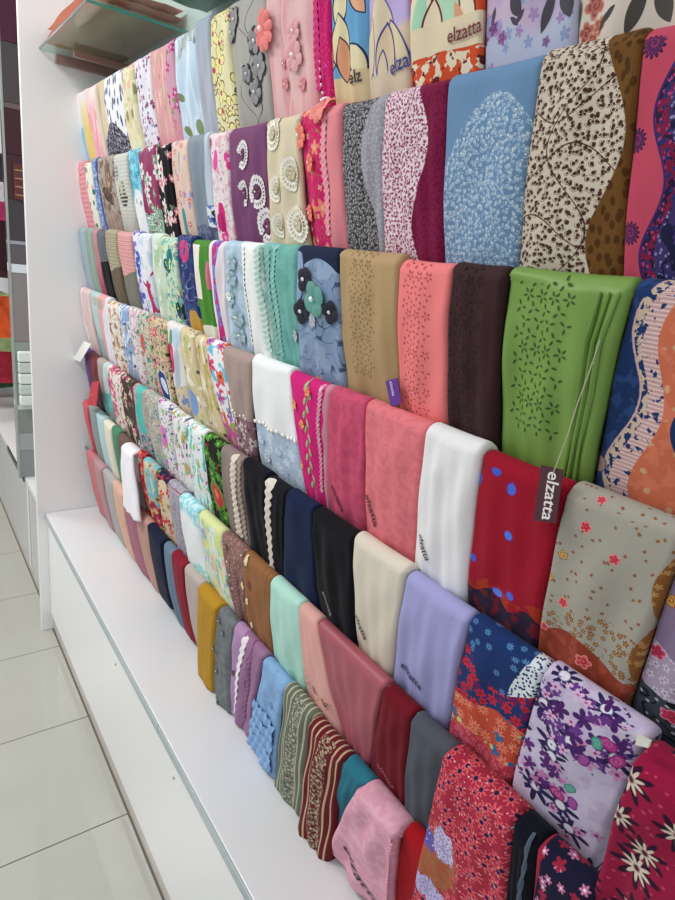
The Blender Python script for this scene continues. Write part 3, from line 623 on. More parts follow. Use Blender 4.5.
scarf(1, 127, 139, 'white scarf with a cyan marbled top half on the second rail', 'e9ecee', [('w', ['49b4d2', ('s', '8fd4e4', .52, .5, 4), ('s', '2a8fb0', .62, .6, 6)], 'T', 12, 1.6, 12, 1, .6), ('fl', '5c7e88', 3, .3, 5, .35, 4)], rough=.45)
scarf(1, 139, 155, 'magenta purple scarf with white and green flowers on the second rail', '8c2058', [('fl', 'e9dde0', 5, .46, 5, .6, 3, '5c8a5c'), ('fl', '7d9a80', 4, .36, 4, .45, 8, 'd8e4d4'), ('w', ['7aa08a', ('l', 'e8ece6', .1, .35, 3), ('s', '8c2058', .6, .4, 3)], 'B', 15.6, 1.4, 14, 0)], rough=.5)
scarf(1, 155, 170, 'black scarf with white and pink blossoms on the second rail', '16141a', [('fl', 'eadfdc', 4.2, .5, 5, .62, 2, 'cf6678'), ('fl', 'd88090', 3.1, .4, 5, .45, 6, 'f0dcd8'), ('fl', '66806a', 3, .32, 3, .3, 9)])
scarf(1, 170, 188, 'peach scarf with small red flowers and a teal spray on the second rail', 'dfc2b2', [('fl', 'd05a5e', 2.6, .36, 5, .3, 4, 'f0e2dc'), ('fl', 'a294c4', 2.4, .36, 5, .3, 6), ('e', '3f8f9c', .5, 5, .8, 2.4, .1), ('e', '2f8a96', .5, 17.8, 1.4, 3.2, -.2), ('e', '1f5a72', .6, 18.4, .5, 2.6, -.1)], rough=.5)
scarf(1, 188, 209, 'plain slate blue grey scarf with a satin folded edge on the second rail', '7b8998', [('w', 'c0cfdc', 'R', .84, .03, 16, 0, .4), ('w', ['4c68b4', ('s', 'dfe6f4', .52, .5, 3), ('s', '1c2034', .6, .5, 6)], 'R', 1.1, .0, 16, 0), ('box', ['5577c0', ('s', 'e4e9f6', .5, .6, 3), ('s', '1e2238', .62, .5, 6)], .76, 1, 14.5, 26), ('w', ['6e7896', ('s', '4a5478', .5, .6, 2)], 'B', 18.6, .3, 8, 0)], rough=.45, wr=.004)
scarf(1, 209, 230, 'white scarf sketched with pink roses and magenta petals on the second rail', 'eadcdf', [('l', 'b08a98', .04, .3, 4), ('s', 'dfb0bc', .58, .35, 3), ('fl', 'dd3c92', 6, .3, 3, .3, 5, 'f0b8d6'), ('e', 'cf1f78', .52, 15.6, 1.9, 2.0, 0), ('e', 'b8186a', .45, 17.4, 2.3, 1.9, .3), ('e', 'e058a4', .42, 5.6, 1.5, 2.1, .2), ('e', '9a4450', .1, 2, .9, 1.2, 0)], b1=239)
s = scarf(1, 230, 266, 'plum purple scarf with white lace horseshoe motifs on the second rail', '7c4a72', [('g', '74426a', 5, 18)], b0=239, b1=275, wr=.004)
for px, py, r, a0, a1 in ((247, 155, 2.2, 3.4, 8.0 + .6), (262, 193, 2.4, 2.4, 8.4), (249, 194, 1.9, 3.6, 8.2), (270, 227, 2.7, 2.6, 8.6)):
    u, v = s.uv(px, py); lace_ring(s, u, v, r, 'eae4e4', a0, a1, '6c3660')
s = scarf(1, 266, 300, 'cream beige scarf with white lace rosettes on the second rail', 'd9cdb0', [('w', 'c9b998', 'L', .12, .03, 12, 0)], b0=273, b1=313, wr=.005)
for px, py, r in ((276, 134, 2.2), (297, 175, 2.2), (281, 190, 1.8), (304, 225, 2.5), (284, 226, 1.7)):
    u, v = s.uv(px, py); lace_ring(s, u, v, r, 'f1ebdd', 0, 6.283, 'cfc3a6')
s = scarf(1, 300, 342, 'hot pink scarf embroidered with coral flowers with a plain coral flap on the second rail', 'd31a68', [('fl', 'ee8a70', 3.6, .42, 5, .5, 3, 'f6d090'), ('fl', 'f0a890', 2.0, .3, 4, .4, 8), ('l', '9c8450', .03, .35, 4), ('w', 'e48a92', 'R', .66, .02, 5, 0)], b0=313, b1=351, wr=.004, th=.009)
blossoms(s, [(303, 137, 2.1), (317, 165, 1.5), (315, 214, 1.4)], 2, 8, 'f08474', 'ffe9d8', .005, 'coral fabric flower')
trim(s, .63, .5, 19, 1.3, 'f2a0b0', 18, 'scalloped_edge', a2=.62)
blossoms(s, [(322, 106, 2.4)], 2.2, 8, 'f2948a', 'ffffff', .008, 'coral fabric flower')
GREYSPR = lambda fg, sd: [('d', fg, .62, .36, sd, .62, .6), ('d', fg, .5, .28, sd + 4, .7, -.6)]
s = scarf(1, 342, 388, 'grey scarf with dense black sprigs giving way to pale grey sprigs on the second rail', '3c3a3e', [('cm', 'cfcdd0', .6, 3), ('cm', 'aaa8ac', .5, 7), ('w', ['9a98a2', ('cm', 'c4c2ca', .6, 4)], 'R', .70, .17, 23, 2.7)], b0=351, b1=388)
VINE = lambda bg, fg: [bg, ('d', fg, .62, .33, 2, .62, .6), ('l', fg, .05, .16, 5), ('d', fg, .55, .24, 8, .6, -.5)]
scarf(1, 388, 449, 'white scarf with crimson vine sprigs and a plain wine red side on the second rail', '7c1742', [('d', '6c1038', .6, .3, 4), ('w', ['ead6de', ('cm', '8e2058', .6, 2, .1), ('cm', '8e2058', .5, 9, .06), ('wl', '8e2058', 'R', .35, .16, 13, 1, .05), ('wl', '8e2058', 'B', 9, 1.6, 11, 1, .05), ('wl', '8e2058', 'B', 15, 1.6, 12, 3, .05)], 'L', .64, .12, 20, -.63)], b0=388, b1=447)
scarf(1, 449, 545, 'denim blue scarf with white sprigs rising to a peak on the second rail', '6b8eb2', [('w', ['6b8eb2', ('cm', 'd2e0ea', .8, 3), ('cm', 'c2d4e2', .6, 9), ('wl', 'b4cadb', 'R', .5, .2, 15, 1, .06), ('wl', 'b4cadb', 'B', 14, 2, 14, 1, .06)], 'B', 9.5, 6.5, 30, 2.93)], b0=447, b1=519)
scarf(1, 545, 648, 'cream scarf with dark brown curling vines and a brown dotted side on the second rail', '6e4a22', [('d', '4e3216', .85, .3, 4, .6, .5), ('w', [('cfc2b0'), ('cm', '4c2f26', .85, 2, .09), ('cm', '47291f', .66, 9, .06), ('wl', '47291f', 'R', .45, .22, 16, 1, .07), ('wl', '47291f', 'B', 5.5, 1.8, 13, 0, .07), ('wl', '47291f', 'B', 11.5, 2.2, 15, 2.4, .07), ('wl', '47291f', 'B', 17.5, 1.6, 12, 4, .07)], 'L', .82, .14, 19, -1.4)], b0=519, b1=627)
scarf(1, 648, 800, 'rose pink scarf with purple and navy paisley swirls, nearest on the second rail', 'c04860', [('R', '5a2a58', 658, 44, 1.3, 14, '8c3460', '2c2048'), ('R', '5a2a58', 642, 143, 1.1, 14, '8c3460', '2c2048'), ('R', '5a2a58', 637, 235, 1.1, 14, '8c3460', '2c2048'),
   ('w', ['7c1c40', ('s', '2c1c3c', .52, .9, 3), ('d', 'b04078', .7, .2, 5), ('d', '24306a', .9, .26, 9)], 'R', .27, .09, 12, 1.), ('wl', '3c2a6a', 'R', .27, .09, 12, 1., .13), ('w', ['3f3468', ('d', '8c88b0', .6, .22, 3), ('s', '1f2040', .55, .7, 6)], 'R', .40, .08, 12, 1.2)], b0=627, b1=None)
# ------------------------------------------------------------------ THIRD RAIL
scarf(2, 79, 87.5, 'blue grey folded scarf, farthest on the third rail', '9fb2bd', [('w', '7c94b0', 'L', .14, .02, 10, 0), ('w', '93a49a', 'R', .7, .03, 20, 0)], wr=.002)
scarf(2, 87.5, 92, 'narrow sage grey scarf next to the farthest one on the third rail', '8fa094', [('st', '9cada2', 'u', 2.5, .5, 0)])
scarf(2, 92, 97, 'narrow dusty rose scarf on the third rail', 'b8858a', [('g', 'a84a60', 10, 19)])
scarf(2, 97, 105, 'dark slate scarf turning black below on the third rail', '62646c', [('w', '201c22', 'B', 9.6, .5, 20, 1)])
scarf(2, 105, 116, 'pleated olive beige scarf with a brown lower half on the third rail', 'aaa38a', [('st', '9c947c', 'v', 1.1, .4, 0), ('w', '6b5f50', 'B', 12, 1.2, 30, 2)], pleat=1)
scarf(2, 116, 131, 'pleated salmon pink scarf with a grey lower half on the third rail', 'dba0a0', [('st', 'cf9292', 'v', 1.1, .4, 0), ('w', '7d7a70', 'B', 11.8, 1.1, 30, 1.2), ('w', '5f5850', 'L', -.2, .02, 8, 0)], pleat=1)
scarf(2, 131, 139, 'narrow white scarf with royal blue flowers on the third rail', 'dfe0f0', [('fl', '4a68c0', 4.2, .55, 4, .85, 3, '2c3c90'), ('d', '8a78b8', 3, .24, 4)])
scarf(2, 139, 150, 'white scarf crossed by a thin magenta curve on the third rail', 'e4e2ea', [('wl', 'b03468', 'T', 9, 5, 22, .4, .4), ('e', 'b21f5c', .72, 18.5, 2.6, 6.5, -.35), ('s', 'bcd2e0', .58, .3, 4)])
scarf(2, 150, 161, 'pale green watercolour scarf on the third rail', 'cfdccb', [('s', 'aecaa8', .55, .25, 3, (1, .4), .2), ('s', 'e6ecdf', .58, .25, 6), ('w', 'b4c9d2', 'L', .14, .04, 12, 0)], b1=172)
scarf(2, 161, 177, 'pale green scarf splashed with teal and dark emerald on the third rail', 'cbdcc4', [('s', '7cc0b4', .58, .4, 3), ('e', '0f5a5c', .5, 7, 2.4, 1.6, .4), ('e', '1c7a7a', .65, 5, 1.5, 2.4, .2), ('e', '183c3a', .9, 17.5, 2, 2.3, -.3), ('s', '5aa890', .62, .5, 8), ('s', 'dfe48a', .66, .4, 5), ('l', '7a6f8a', .03, .2, 4)], b0=172, b1=187)
scarf(2, 177, 192, 'indigo scarf with a pink spot at the top and an ochre spot below, third rail', '2f3a72', [('e', 'c83a76', .52, 3.5, 3.2, 3.0, 0), ('l', '8c96b4', .04, .2, 4), ('s', '26507c', .6, .4, 6), ('e', 'c09440', .72, 20, 2.8, 3, -.3)], b0=187, b1=205)
scarf(2, 192, 209, 'grass green scarf with a white rectangle and a pink corner on the third rail', '4c8a34', [('box', 'ece4da', -.1, .5, .6, 13), ('e', 'cc7088', .92, 7.4, 2.0, 3.0, 0), ('w', 'e4e0d4', 'B', 19.2, .8, 30, 3)], b0=205, b1=220)
scarf(2, 209, 225, 'white scarf with violet and magenta swirls on the third rail', 'ece6e6', [('e', '7a58b0', .62, 5, 2.6, 5, -.2), ('w', ['a0409c', ('s', '7a88d0', .5, .5, 3), ('s', 'c8287c', .56, .3, 6)], 'R', .30, .1, 30, 3.4), ('w', ['e9dfe4'], 'R', .72, .12, 30, 3.0)], b0=220, b1=231)
s = scarf(2, 225, 242, 'pale blue scarf with crocheted flowers on the third rail', 'b6cfe2', [('g', 'bccfe6', 0, 18), ('s', 'a8c2cc', .56, .4, 2)], b0=231, b1=255)
blossoms(s, [(236, 262, 1.9), (237, 279, 1.8), (236, 298, 2.0), (243, 318, 1.9), (245, 336, 1.7)], 1.9, 7, '9fbac4', 'e9e4d8', .004)
blossoms(s, [(236.5, 297, 1.0)], 1.1, 6, 'eef2f2', None, .006, 'white crocheted flower')
s = scarf(2, 242, 261, 'white scarf with a frayed lace edge on the third rail', 'eef0ee', [('w', ['b4d4cc', ('s', 'e8eeea', .5, .5, 3)], 'R', .84, .04, 7, 0)], b0=255, b1=279)
trim(s, .08, .5, 20, 1.3, 'f4f6f4', 20, 'frayed_edge'); trim(s, .86, 1, 20, 1.6, 'bcd8d0', 18, 'lace_trim', label='pale aqua lace trim')
s = scarf(2, 261, 297, 'aqua green scarf with ruffled and sequinned trims on the third rail', '72b2a8', [('w', '8fc0b8', 'L', .34, .04, 6, 0), ('s', '68a89e', .56, .3, 4)], b0=279, b1=303, wr=.004)
trim(s, .16, .5, 20, 2.2, '7fb4aa', 16, 'ruffle'); trim(s, .40, .5, 20, 1.2, '8cc8bc', 22, 'ruffle'); beads_row(s, .2, 2, 19, 8, 'd4efe6', .25)
s = scarf(2, 297, 339, 'navy scarf with a blue grey printed panel and felt flowers on the third rail', '1d2944', [('w', ['8299b8', ('l', '46587c', .035, .22, 3), ('s', '93a8c4', .58, .3, 5)], 'B', 6.6, 4.6, 34, 3.4), ('e', '8ea4c2', .06, 5, 2.2, 4.4, 0, '22304e', .12)], b0=303, b1=348, th=.009)
blossoms(s, [(311, 280, 2.2), (308, 312, 2.2), (337, 313, 2.0)], 2.2, 4, '16192a', 'e9e9f2', .004, 'black felt flower')
blossoms(s, [(322, 300, 3.0)], 3, 4, '5f9c92', 'ffffff', .006, 'teal felt flower')
blossoms(s, [(320, 321, 1.3), (299, 336, 1.3)], 1.3, 7, 'aab4c0', 'f6dfe2', .003, 'sequin rosette')
def cutwork(s, cols, v0, v1, a0, a1, hole, sz, cell=1.45, seed=1):
    """laser cut pattern: clusters of three leaf shaped holes (dark lining shows through)"""
    rs = random.Random(seed); V = []; F = []
    v = v0; r_ = 0
    while v < v1:
        u = a0 * s.W + (cell * .5 if r_ % 2 else 0)
        while u < a1 * s.W:
            n = 5 if (r_ % 4 == 1) else 3; k0 = rs.random() * .3 + (1.57 if r_ % 2 else 0)
            dist = cell * .27
            for i in range(n):
                th = k0 + i * 6.2832 / n; cu, cv = u + math.cos(th) * dist, v + math.sin(th) * dist; b = len(V)
                for j in range(6):
                    q = j * 1.0472; x = math.cos(q) * sz * (1.35 if j % 3 == 0 else 1); y = math.sin(q) * sz * .5
                    V.append((cu + x * math.cos(th) - y * math.sin(th), cv + x * math.sin(th) + y * math.cos(th), .0006))
                F.append(tuple(range(b, b + 6)))
            u += cell
        v += cell * .78; r_ += 1
    o = s.decal('cutwork_pattern', V, F, pm('cutwork_' + hole, hole, .95), False); o['label'] = 'dark cut out leaf pattern'; o['kind'] = 'stuff'; return o
s = scarf(2, 339, 401, 'tan beige scarf with a column of cut out leaf holes on the third rail', 'b3966e', [('g', 'ab8f68', 0, 20)], b0=347, b1=403, rough=.7, th=.010, bump=.15)
cutwork(s, 0, .6, 19, .26, .62, '8a6f48', .20, 1.7, 3)
lb = s; 
s = scarf(2, 401, 453, 'coral pink scarf with a column of cut out leaf holes on the third rail', 'ee8080', [], b0=403, b1=450, rough=.7, th=.010, bump=.15)
cutwork(s, 0, .6, 22, .20, .66, 'b84a50', .20, 1.65, 4)
s = scarf(2, 453, 508, 'dark brown scarf with a column of cut out leaf holes on the third rail', '3b2426', [], b0=450, b1=499, rough=.75, th=.010, bump=.15)
cutwork(s, 0, .6, 22, .12, .66, '1c1012', .23, 1.7, 5)
s = scarf(2, 508, 636, 'broad moss green satin scarf with cut out flowers and loose folds, third rail', '759846', [], b0=499, b1=594, rough=.45, wr=.006, th=.012, bump=.12, side=.012)
cutwork(s, 0, 1.2, 18.8, .16, .60, '3a5220', .26, 1.9, 6)
for a_, a2_ in ((.80, .80), (.87, .84), (.94, .90)): trim(s, a_, 1.6, 22, .55, '6f9440', 1, 'side_fold', amp=0, h=.006, a2=a2_, rough=.5)
scarf(2, 636, 800, 'navy, pink and coral paisley scarf with pale blue edge, nearest on the third rail', 'c66a4c', [('d', 'c8a078', 2.2, .14, 4), ('s', 'd07456', .55, .6, 3),
   ('w', ['c09a9c', ('st', 'dcc0b8', 'v', .42, .4, 0), ('s', '1d3566', .62, 1.2, 5)], 'L', .36, .08, 15, 2.7), ('w', ['c9b4a0', ('s', '1d3566', .5, 1.4, 5)], 'L', .22, .08, 15, 2.9), ('w', ['1d3560', ('s', '2a4478', .55, .7, 4)], 'L', .145, .08, 15, 3.1), ('wl', 'd0a8a4', 'L', .155, .08, 15, 3.1, .1),
   ('E', 'b08c8c', 602, 389, .9, .95, 0, '1d3560', .1), ('E', 'b08c8c', 600, 463, .8, .9, 0, '1d3560', .1), ('E', '1d3566', 628, 311, .8, .8, 0), ('E', '20386a', 643, 288, .9, .9, .4),
   ('w', ['8aa8cc', ('d', '1d3566', 2., .16, 6)], 'R', .66, .13, 15, 5.6), ('wl', '1d3560', 'R', .655, .125, 15, 5.6, .28)], b0=594, b1=None, th=.01)
# ------------------------------------------------------------------ FOURTH RAIL
scarf(3, 80, 89, 'sheer pale pink scarf, farthest on the fourth rail', 'e4cac8', [('w', 'efdede', 'L', .3, .05, 12, 0), ('st', 'dcb8ba', 'u', 4, .3, .2)], rough=.6, wr=.004)
s = scarf(3, 89, 98, 'pale duck egg scarf with a beige label on the fourth rail', 'b7cbca', [('box', 'b9aa9c', .45, 1, 1, 4.4), ('w', '8fb0b4', 'B', 16, .5, 9, 0), ('st', 'a9bfbf', 'u', 3, .3, 0)])
scarf(3, 98, 108, 'pink scarf with a pale edge beside the duck egg one on the fourth rail', 'dca4a4', [('box', 'b4a497', -.1, .5, 1.5, 4.8), ('w', 'e6e0ea', 'R', .62, .22, 40, 2.2)], b1=118)
scarf(3, 108, 118, 'ivory scarf with brown paisley sprays on the fourth rail', 'e0d4c6', [('s', 'a88660', .56, .45, 3), ('s', '5e4638', .65, .5, 5), ('s', 'd8a4a0', .64, .5, 8), ('s', 'eee6dc', .62, .4, 2)])
scarf(3, 118, 128, 'powder blue scarf with navy and white brush marks on the fourth rail', '8fa9cf', [('s', 'dfe6ee', .54, .4, 3, (1.4, .5)), ('s', '35487a', .63, .5, 5), ('s', 'b49a80', .66, .5, 9)])
scarf(3, 128, 138, 'white scarf with close grey pink leaf print on the fourth rail', 'e0d6d6', [('l', '8a7a86', .07, .3, 3), ('fl', 'd890a8', 2.6, .36, 5, .4, 4), ('fl', '6c8a68', 2.2, .3, 3, .3, 8)])
scarf(3, 138, 147, 'pale grey scarf with orange red and teal flowers on the fourth rail', 'cfc8b8', [('e', 'd4553c', .35, 9, 2, 3, 0), ('fl', '4f9a98', 3, .4, 4, .5, 4), ('l', '6a6f5c', .06, .3, 6), ('fl', 'c06a84', 2.5, .36, 5, .35, 9)])
scarf(3, 147, 166, 'beige scarf with green scrolls, pink flowers and a blue paisley foot on the fourth rail', 'd3b796', [('l', '3a4a30', .07, .26, 4), ('fl', 'cf4470', 4, .4, 5, .5, 5, 'f2d8c0'), ('fl', '6a9a58', 3, .34, 4, .4, 9), ('e', '2a4488', .62, 18.5, 3.2, 4.6, -.35, 'e6e0dc', .14), ('e', 'd8e0ee', .60, 18, 1.3, 2.4, -.35), ('fl', '2c3c7c', 1.6, .3, 4, .3, 2)])
scarf(3, 166, 181, 'white scarf with a red flower and a blue grey ribbon print on the fourth rail', 'e2ddd8', [('e', '5c9a5c', .3, 4.5, 1.2, 3, .3), ('e', 'b8cde0', .7, 3, 2.8, 3, 0), ('e', 'c02c58', .25, 9.5, 2.9, 4.0, 0), ('e', 'f06a88', .25, 8.6, 1.0, 2.1, 0), ('e', 'b4bfce', .60, 12.5, 1.6, 7, .25), ('w', ['d8c4a4', ('s', '7890c0', .58, .4, 4)], 'B', 16, 1, 14, 0)])
scarf(3, 181, 194, 'sand scarf with pale yellow green leaves and a blue diamond on the fourth rail', 'd8c4a2', [('s', 'bcc07c', .55, .35, 3, (1.6, .5)), ('s', 'ece6d8', .62, .4, 6), ('d', '5a4450', 5, .08, 3), ('e', '7fa0d0', .2, 18, 3.2, 4, 0)], b1=212)
scarf(3, 194, 205, 'sand scarf with olive strokes and cream tulips on the fourth rail', 'd6c29c', [('s', 'b4a85c', .56, .35, 5, (1.8, .5)), ('s', 'efe6d6', .6, .4, 9, (1.5, .5)), ('d', '5c4038', 5, .08, 8)], b0=212, b1=228)
scarf(3, 205, 223, 'white scarf with big pink, blue and orange daisies on the fourth rail', 'efeef0', [('s', '6fc0dc', .60, .3, 4), ('fl', 'dc4478', 4.6, .5, 6, .75, 3, '7a3048'), ('fl', 'e8703c', 4.4, .42, 6, .4, 7, '8a3a20'), ('fl', 'a05ac0', 4.2, .4, 5, .35, 9, '4a2a7a'), ('w', ['c44a98', ('fl', '88b040', 3.4, .46, 5, .7, 4), ('fl', 'e078c0', 3.6, .42, 5, .6, 8)], 'B', 17.5, 1, 12, 0)], rough=.6, b0=228, b1=245)
s = scarf(3, 223, 252, 'plain taupe scarf with a frilled flowered foot on the fourth rail', 'a8938c', [('w', ['8f6c74', ('fl', 'd8c8c6', 2.8, .46, 5, .8, 3, '6a3c50'), ('s', '6a4450', .6, .5, 6)], 'B', 13.6, .5, 30, 0)], b0=236, b1=258, rough=.75)
u, v = 1.2, 13.4
for q in range(7): beadm(s, .6 + q * s.W / 7.3, 13.5 + .25 * math.sin(q * 2.1), .36, 'efe8e2', None, .001, 'pompom')
s = scarf(3, 252, 289, 'white scarf with a pompom fringe over a pale blue beaded foot on the fourth rail', 'f2f2f4', [('w', ['b3c5da', ('fl', 'cfdcea', 3, .45, 6, .8, 3), ('l', '8ea2bd', .04, .3, 5)], 'B', 13.4, .4, 40, 1)], b0=262, b1=306, rough=.75)
for q in range(11): beadm(s, .5 + q * (s.W - .9) / 10, 13.6 + .2 * math.sin(q * 1.7 + 1), .42, 'f7f4ec', None, .001, 'pompom')
blossoms(s, [(271, 458, 1.0), (266, 440, .8), (284, 452, .8)], 1, 7, 'c4d2e2', 'ffffff', .003)
s = scarf(3, 289, 331, 'bright magenta scarf with an embroidered leafy vine and beaded border on the fourth rail', 'd41c78', [('wl', '9aa86a', 'R', .50, .03, 9, 0, .1), ('w', 'cf8c9c', 'R', .88, .02, 5, 0)], b0=307, b1=331, wr=.003, th=.012)
VV = []; rv = random.Random(3)
def leafs(s, a, v0, v1, n, col, size, name='embroidered_leaf'):
    for i in range(n):
        v = v0 + (v1 - v0) * i / (n - 1); sd = 1 if i % 2 else -1; an = .5 * sd; uc = a * s.W + .3 * math.sin(v * .7) + sd * size * .8
        V = [(uc, v, .003)]; k = 8
        for j in range(k):
            th = j * 6.2832 / k; x = math.cos(th) * size * .5; y = math.sin(th) * size
            V.append((uc + x * math.cos(an) + y * math.sin(an), v - x * math.sin(an) + y * math.cos(an), .0012))
        s.decal(name, V, [(0, 1 + j, 1 + (j + 1) % k) for j in range(k)], pm('felt_' + col, col, .8))
leafs(s, .50, 1.4, 19.5, 15, 'a9b78a', .85)
blossoms(s, [(311, 372, .9), (300, 404, 1.0), (309, 424, .9), (309, 464, .8), (312, 391, .8)], 1, 5, 'ef9868', None, .004, 'orange embroidered flower')
trim(s, .80, .4, 20, .9, 'e79ab4', 22, 'beaded_border', label='pale pink beaded border'); beads_row(s, .80, 1.2, 19.6, 16, 'f6eef6', .27)
s = scarf(3, 331, 366, 'deep rose pink scarf with small printed lettering at the foot, fourth rail', 'cb5070', [('s', 'c04a6a', .52, .7, 3)], b0=331, b1=366, bump=.3)
lettering(s, 'elzatta', *s.uv(334, 486), 1.9, .75, '5a1c30')
s = scarf(3, 366, 429, 'coral salmon scarf with upright printed lettering, fourth rail', 'e27a82', [('s', 'da727a', .52, .7, 5)], b0=366, b1=416, bump=.3, th=.01)
lettering(s, 'elzatta', *s.uv(370, 494), 2.1, 1.05, '4a1826')
s = scarf(3, 429, 484, 'plain white scarf with tiny lettering at its lower edge, fourth rail', 'eceaec', [], b0=416, b1=470, bump=.3, th=.011, proud=.006)
lettering(s, 'elzatta', 1.2, 16.8, 1.5, 1.05, '1c1c26')
s = scarf(3, 484, 572, 'deep red scarf with small blue petals and a scorched flame border, fourth rail', '9c0f28', [('d', '7c0a20', .5, .12, 4), ('w', ['a83018', ('s', '9c0f28', .54, .6, 5)], 'B', 17.0, .8, 7, .5), ('w', ['2c2038', ('s', '6a1c28', .55, .5, 3)], 'B', 18.5, .8, 6, 0),
   ('E', '3d5cc4', 481, 478, .55, .75, .2, '7a2a8a', .25), ('E', '3d5cc4', 500, 469, .65, .55, 0, '7a2a8a', .25), ('E', '4a6ad0', 516, 487, .6, .75, 0, '7a2a8a', .25), ('E', '4a78e0', 515, 534, .6, .55, 0, '7a2a8a', .25), ('E', '3d5cc4', 478, 556, .55, .5, 0, '7a2a8a', .25), ('E', '5a86e8', 502, 591, .75, .5, .2, '7a2a8a', .25), ('E', '4a6ad0', 516, 594, .6, .5, 0, '7a2a8a', .25)], b0=470, b1=543, th=.011)
redscarf = s
s = scarf(3, 572, 690, 'grey scarf with pink rosebuds over a mass of tan blossoms and rust foot, fourth rail', 'a5a094', [('d', '8c5a34', 1.7, .10, 9), ('w', ['a5a094', ('fl', '86582e', .9, .46, 5, .9, 2, 'c49a58'), ('s', 'a5a094', .60, .8, 4)], 'B', 14.8, 1.5, 20, 2.), ('w', ['8c3a26', ('s', 'a04838', .55, .5, 3)], 'B', 18.5, 1.2, 14, 2.6), ('w', ['8a5a2e', ('fl', 'b48a50', .9, .42, 5, .8, 7)], 'R', .96, .04, 9, 0),
   ('R', 'd8485c', 592, 525, 0.71, 5, '9c2038', 'e89088'), ('R', 'd04a5e', 622, 557, 0.66, 5, '9c2038', 'e08c88'), ('R', 'd8b860', 570, 553, 0.62, 5, '9c2038', '7c3c28'), ('R', 'cfae58', 557, 574, 0.57, 5, '9c2038', '7c3c28'), ('R', 'd8505c', 570, 600, 0.71, 5, '9c2038', 'e89080'), ('R', 'd8485c', 604, 492, 0.57, 5, '9c2038', 'e89088'), ('R', 'd85a5c', 590, 658, 1.00, 5, '9c2038', 'e89080'), ('R', 'd8505c', 551, 623, 0.57, 5, '9c2038', 'e89080')], b0=543, b1=633, th=.012, proud=.004)
scarf(3, 690, 830, 'mauve scarf with pink and yellow roses, dark scrolled foot, nearest on the fourth rail', '83708e', [('w', ['a494ac', ('fl', 'c4bccc', 1.1, .46, 5, .9, 3, '7a6886')], 'B', 13.0, 1.2, 12, 0), ('w', ['363c48', ('l', '10141c', .12, .3, 3), ('d', 'a8a4b4', 1.2, .14, 4)], 'B', 18.5, .5, 9, 0), ('R', 'b4345c', 659, 651, 0.90, 5, '9c2038', 'd88098'), ('R', 'c8a444', 649, 620, 0.81, 5, '9c2038', '9c3c34'), ('R', 'c8a444', 672, 600, 0.76, 5, '9c2038', '9c3c34'), ('R', 'c83a5c', 636, 673, 0.66, 5, '9c2038', 'd88098'), ('R', 'c83a5c', 673, 714, 0.95, 5, '9c2038', 'd88098')], b0=633, b1=None, th=.012)
# ------------------------------------------------------------------ FIFTH RAIL
scarf(4, 83, 89, 'narrow violet scarf at the far end of the fifth rail', '4a2a80', [('w', '6a2a5c', 'R', .8, .02, 9, 0)], rough=.5, wr=.003)
scarf(4, 89, 97, 'dark maroon scarf beside the violet one on the fifth rail', '6e1a24', [('g', '3a1418', 6, 18), ('wl', '8a3a2a', 'R', .5, .08, 22, 0, .3)], rough=.5)
scarf(4, 97, 107, 'taupe scarf with a teal lower half on the fifth rail', 'aa9c94', [('w', 'b8cccf', 'R', .62, .1, 30, 2), ('w', ['5aa8a6', ('s', '78b8b4', .55, .4, 3)], 'B', 11.5, 1.0, 20, 1), ('w', '7c8c8c', 'B', 17.5, .6, 20, 0)])
scarf(4, 107, 121, 'cream scarf with a large pink lily on the fifth rail', 'e2d6d0', [('fl', 'd0648c', 6.5, .55, 6, .95, 2, '8a2c58'), ('s', '9a6a58', .60, .5, 5), ('s', 'a8b88c', .64, .5, 8), ('g', 'c8b4a4', 16, 30)])
scarf(4, 121, 133, 'dark brown scarf with ivory and crimson leaf print on the fifth rail', '4a3630', [('fl', 'd9c6b4', 3.6, .46, 4, .65, 3, '7a2a48'), ('fl', 'a83868', 3, .38, 5, .4, 6), ('fl', '5c7850', 2.8, .34, 4, .4, 9)])
scarf(4, 133, 144, 'turquoise scarf edged with tiny pink dots on the fifth rail', '56b8b0', [('w', ['b0a8a4', ('d', 'cf6a80', 1.4, .24, 3), ('d', '507a70', 1.6, .2, 6)], 'L', .34, .12, 14, 0), ('w', ['b8a89c', ('d', 'cf6a80', 1.2, .26, 3)], 'R', .85, .05, 14, 2), ('w', ['7a9aa0', ('d', 'd8a0a8', 1.5, .28, 4), ('d', '2a6a78', 1.9, .2, 8)], 'B', 14.5, 1, 10, 0)])
scarf(4, 144, 158, 'grey beige marbled scarf on the fifth rail', 'b4aca0', [('l', '6f8080', .08, .18, 3), ('s', '8a9c98', .56, .25, 6), ('l', 'dcd4c8', .05, .3, 8), ('g', '8aa4a4', 16, 26)])
scarf(4, 158, 171, 'white scarf with inky lines and an orchid pink flower on the fifth rail', 'dfdce0', [('l', '3c4456', .05, .28, 4), ('e', 'dc78c0', .35, 10, 2.4, 3.4, 0), ('fl', '9ac04a', 3, .34, 3, .3, 5), ('fl', '405a9a', 2.6, .3, 4, .3, 8), ('fl', 'c868b4', 3.6, .36, 5, .3, 9)])
scarf(4, 171, 186, 'white scarf with navy, gold and pink splashes on the fifth rail', 'e3e2e4', [('s', 'b8ac60', .60, .45, 3, (1, .5)), ('s', '2a3a70', .64, .5, 5, (1.3, .6)), ('s', 'd868ac', .66, .5, 8, (1.2, .6)), ('s', '6fb08a', .67, .5, 11)])
scarf(4, 186, 204, 'white scarf with turquoise, green and coral splashes on the fifth rail', 'e4eaea', [('s', '4cc0bc', .58, .45, 4, (1.5, .5)), ('s', '8ac050', .64, .45, 7, (1.3, .6)), ('s', 'e07888', .66, .5, 12, (1.3, .6)), ('s', '3a5a9a', .70, .6, 2)])
